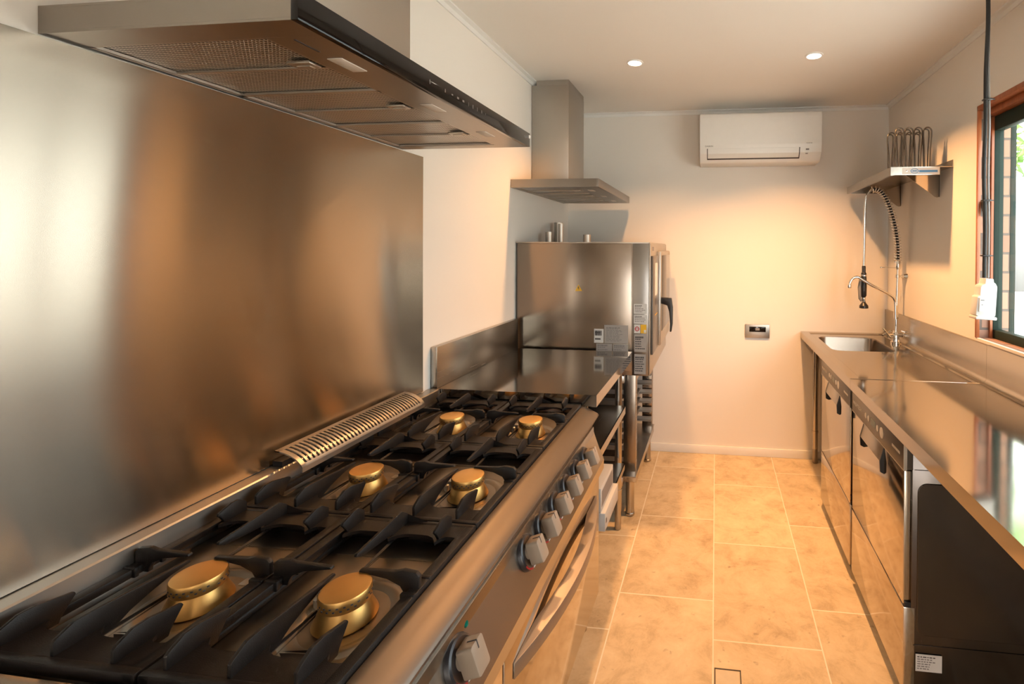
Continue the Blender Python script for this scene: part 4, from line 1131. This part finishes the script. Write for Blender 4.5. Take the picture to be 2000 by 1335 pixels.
Kk.part('base_wire', MB().cyl((.915, 2.598, sz + .003), (1.105, 2.598, sz + .003), .003, 8).cyl((.915, 2.722, sz + .003), (1.105, 2.722, sz + .003), .003, 8)
        .cyl((.918, 2.592, sz + .003), (.918, 2.728, sz + .003), .003, 8).cyl((1.102, 2.592, sz + .003), (1.102, 2.728, sz + .003), .003, 8).cyl((.915, 2.618, sz + .003), (1.105, 2.618, sz + .003), .003, 8).cyl((.915, 2.702, sz + .003), (1.105, 2.702, sz + .003), .003, 8), 'darksteel')

# ---------------------------------------------------------------- pendant power outlet
po = thing('pendant_outlet', 'white pendant power outlet hanging on black and grey cables by the window', 'power outlet', (.973, 1.85, 1.23))
U = Rooted(po); ux, uy = .973, 1.85
n_ = 26; rnd = random.Random(2)
blk, gry = [], []
for k in range(n_ + 1):
    z = 1.375 + (ZC - .001 - 1.375) * k / n_
    wv = .003 * sin(6 * z) + .0015 * sin(17 * z)
    blk.append((ux - .006 + wv, uy, z)); gry.append((ux + .009 - .0045 * min(1, max(0, (z - 1.95) / .3)) + wv * .7, uy + .004 + .006 * min(1, max(0, (z - 1.95) / .3)), z))
U.part('black_cable', MB().tube(blk, .0068, 12), 'rubber')
U.part('grey_cable', MB().tube(gry, .0042, 10), 'greyplastic', label='thinner pale grey cable')
for z in (2.40, 2.02, 1.655, 1.455):
    U.part('cable_tie', MB().box(ux - .014, ux + .014, uy - .009, uy + .014, z - .003, z + .003, .002).box(ux + .012, ux + .024, uy - .001, uy + .002, z - .002, z + .002), 'black')
ob = MB()
ob.prism([(-.026, -.140), (.026, -.140), (.030, -.132), (.030, -.030), (.024, -.018), (.018, -.016), (.016, -.002), (-.010, -.002), (-.012, -.022), (-.022, -.026), (-.026, -.034), (-.026, -.065), (-.034, -.070), (-.036, -.135)], 'y', uy - .022, uy + .022, .003, 2)
ob.bm.verts.ensure_lookup_table()
Mx = Matrix.Translation((ux, 0, 1.375)) @ Matrix.Rotation(radians(3), 4, 'Y')
ob.xf(0, Mx)
bx = U.part('outlet_box', ob, 'white', smooth=30)
U.part('socket_face', MB().box(-.037, .034, uy - .026, uy + .026, -.150, -.139, .003).xf(0, Mx), 'white', bx)
U.part('switch', MB().prism([(-.030, -.072), (-.012, -.070), (-.010, -.118), (-.030, -.122)], 'y', uy - .028, uy - .021, .002).xf(0, Mx), 'white', bx)
U.part('switch_mark', MB().box(-.026, -.014, uy - .0285, uy - .0275, -.082, -.078).box(-.023, -.018, uy - .0285, uy - .0275, -.098, -.095).xf(0, Mx), 'greyplastic', bx)

# ---------------------------------------------------------------- floor waste
fd = thing('floor_drain', 'square tile inlay floor waste with dark edge in the tiled floor', 'floor drain', (.05, 1.627, 0))
Fd = Rooted(fd)
Fd.part('drain_frame', MB().box(.004, .096, 1.672, 1.676, 0, .0012).box(.004, .096, 1.580, 1.584, 0, .0012).box(.004, .008, 1.58, 1.676, 0, .0012).box(.092, .096, 1.58, 1.676, 0, .0012), 'ink')
Fd.part('tile_inlay', MB().box(.0105, .0895, 1.5865, 1.6695, 0, .0008), plain('limestone_inlay', (.62, .53, .40), .5, noise=.15, nscale=25))
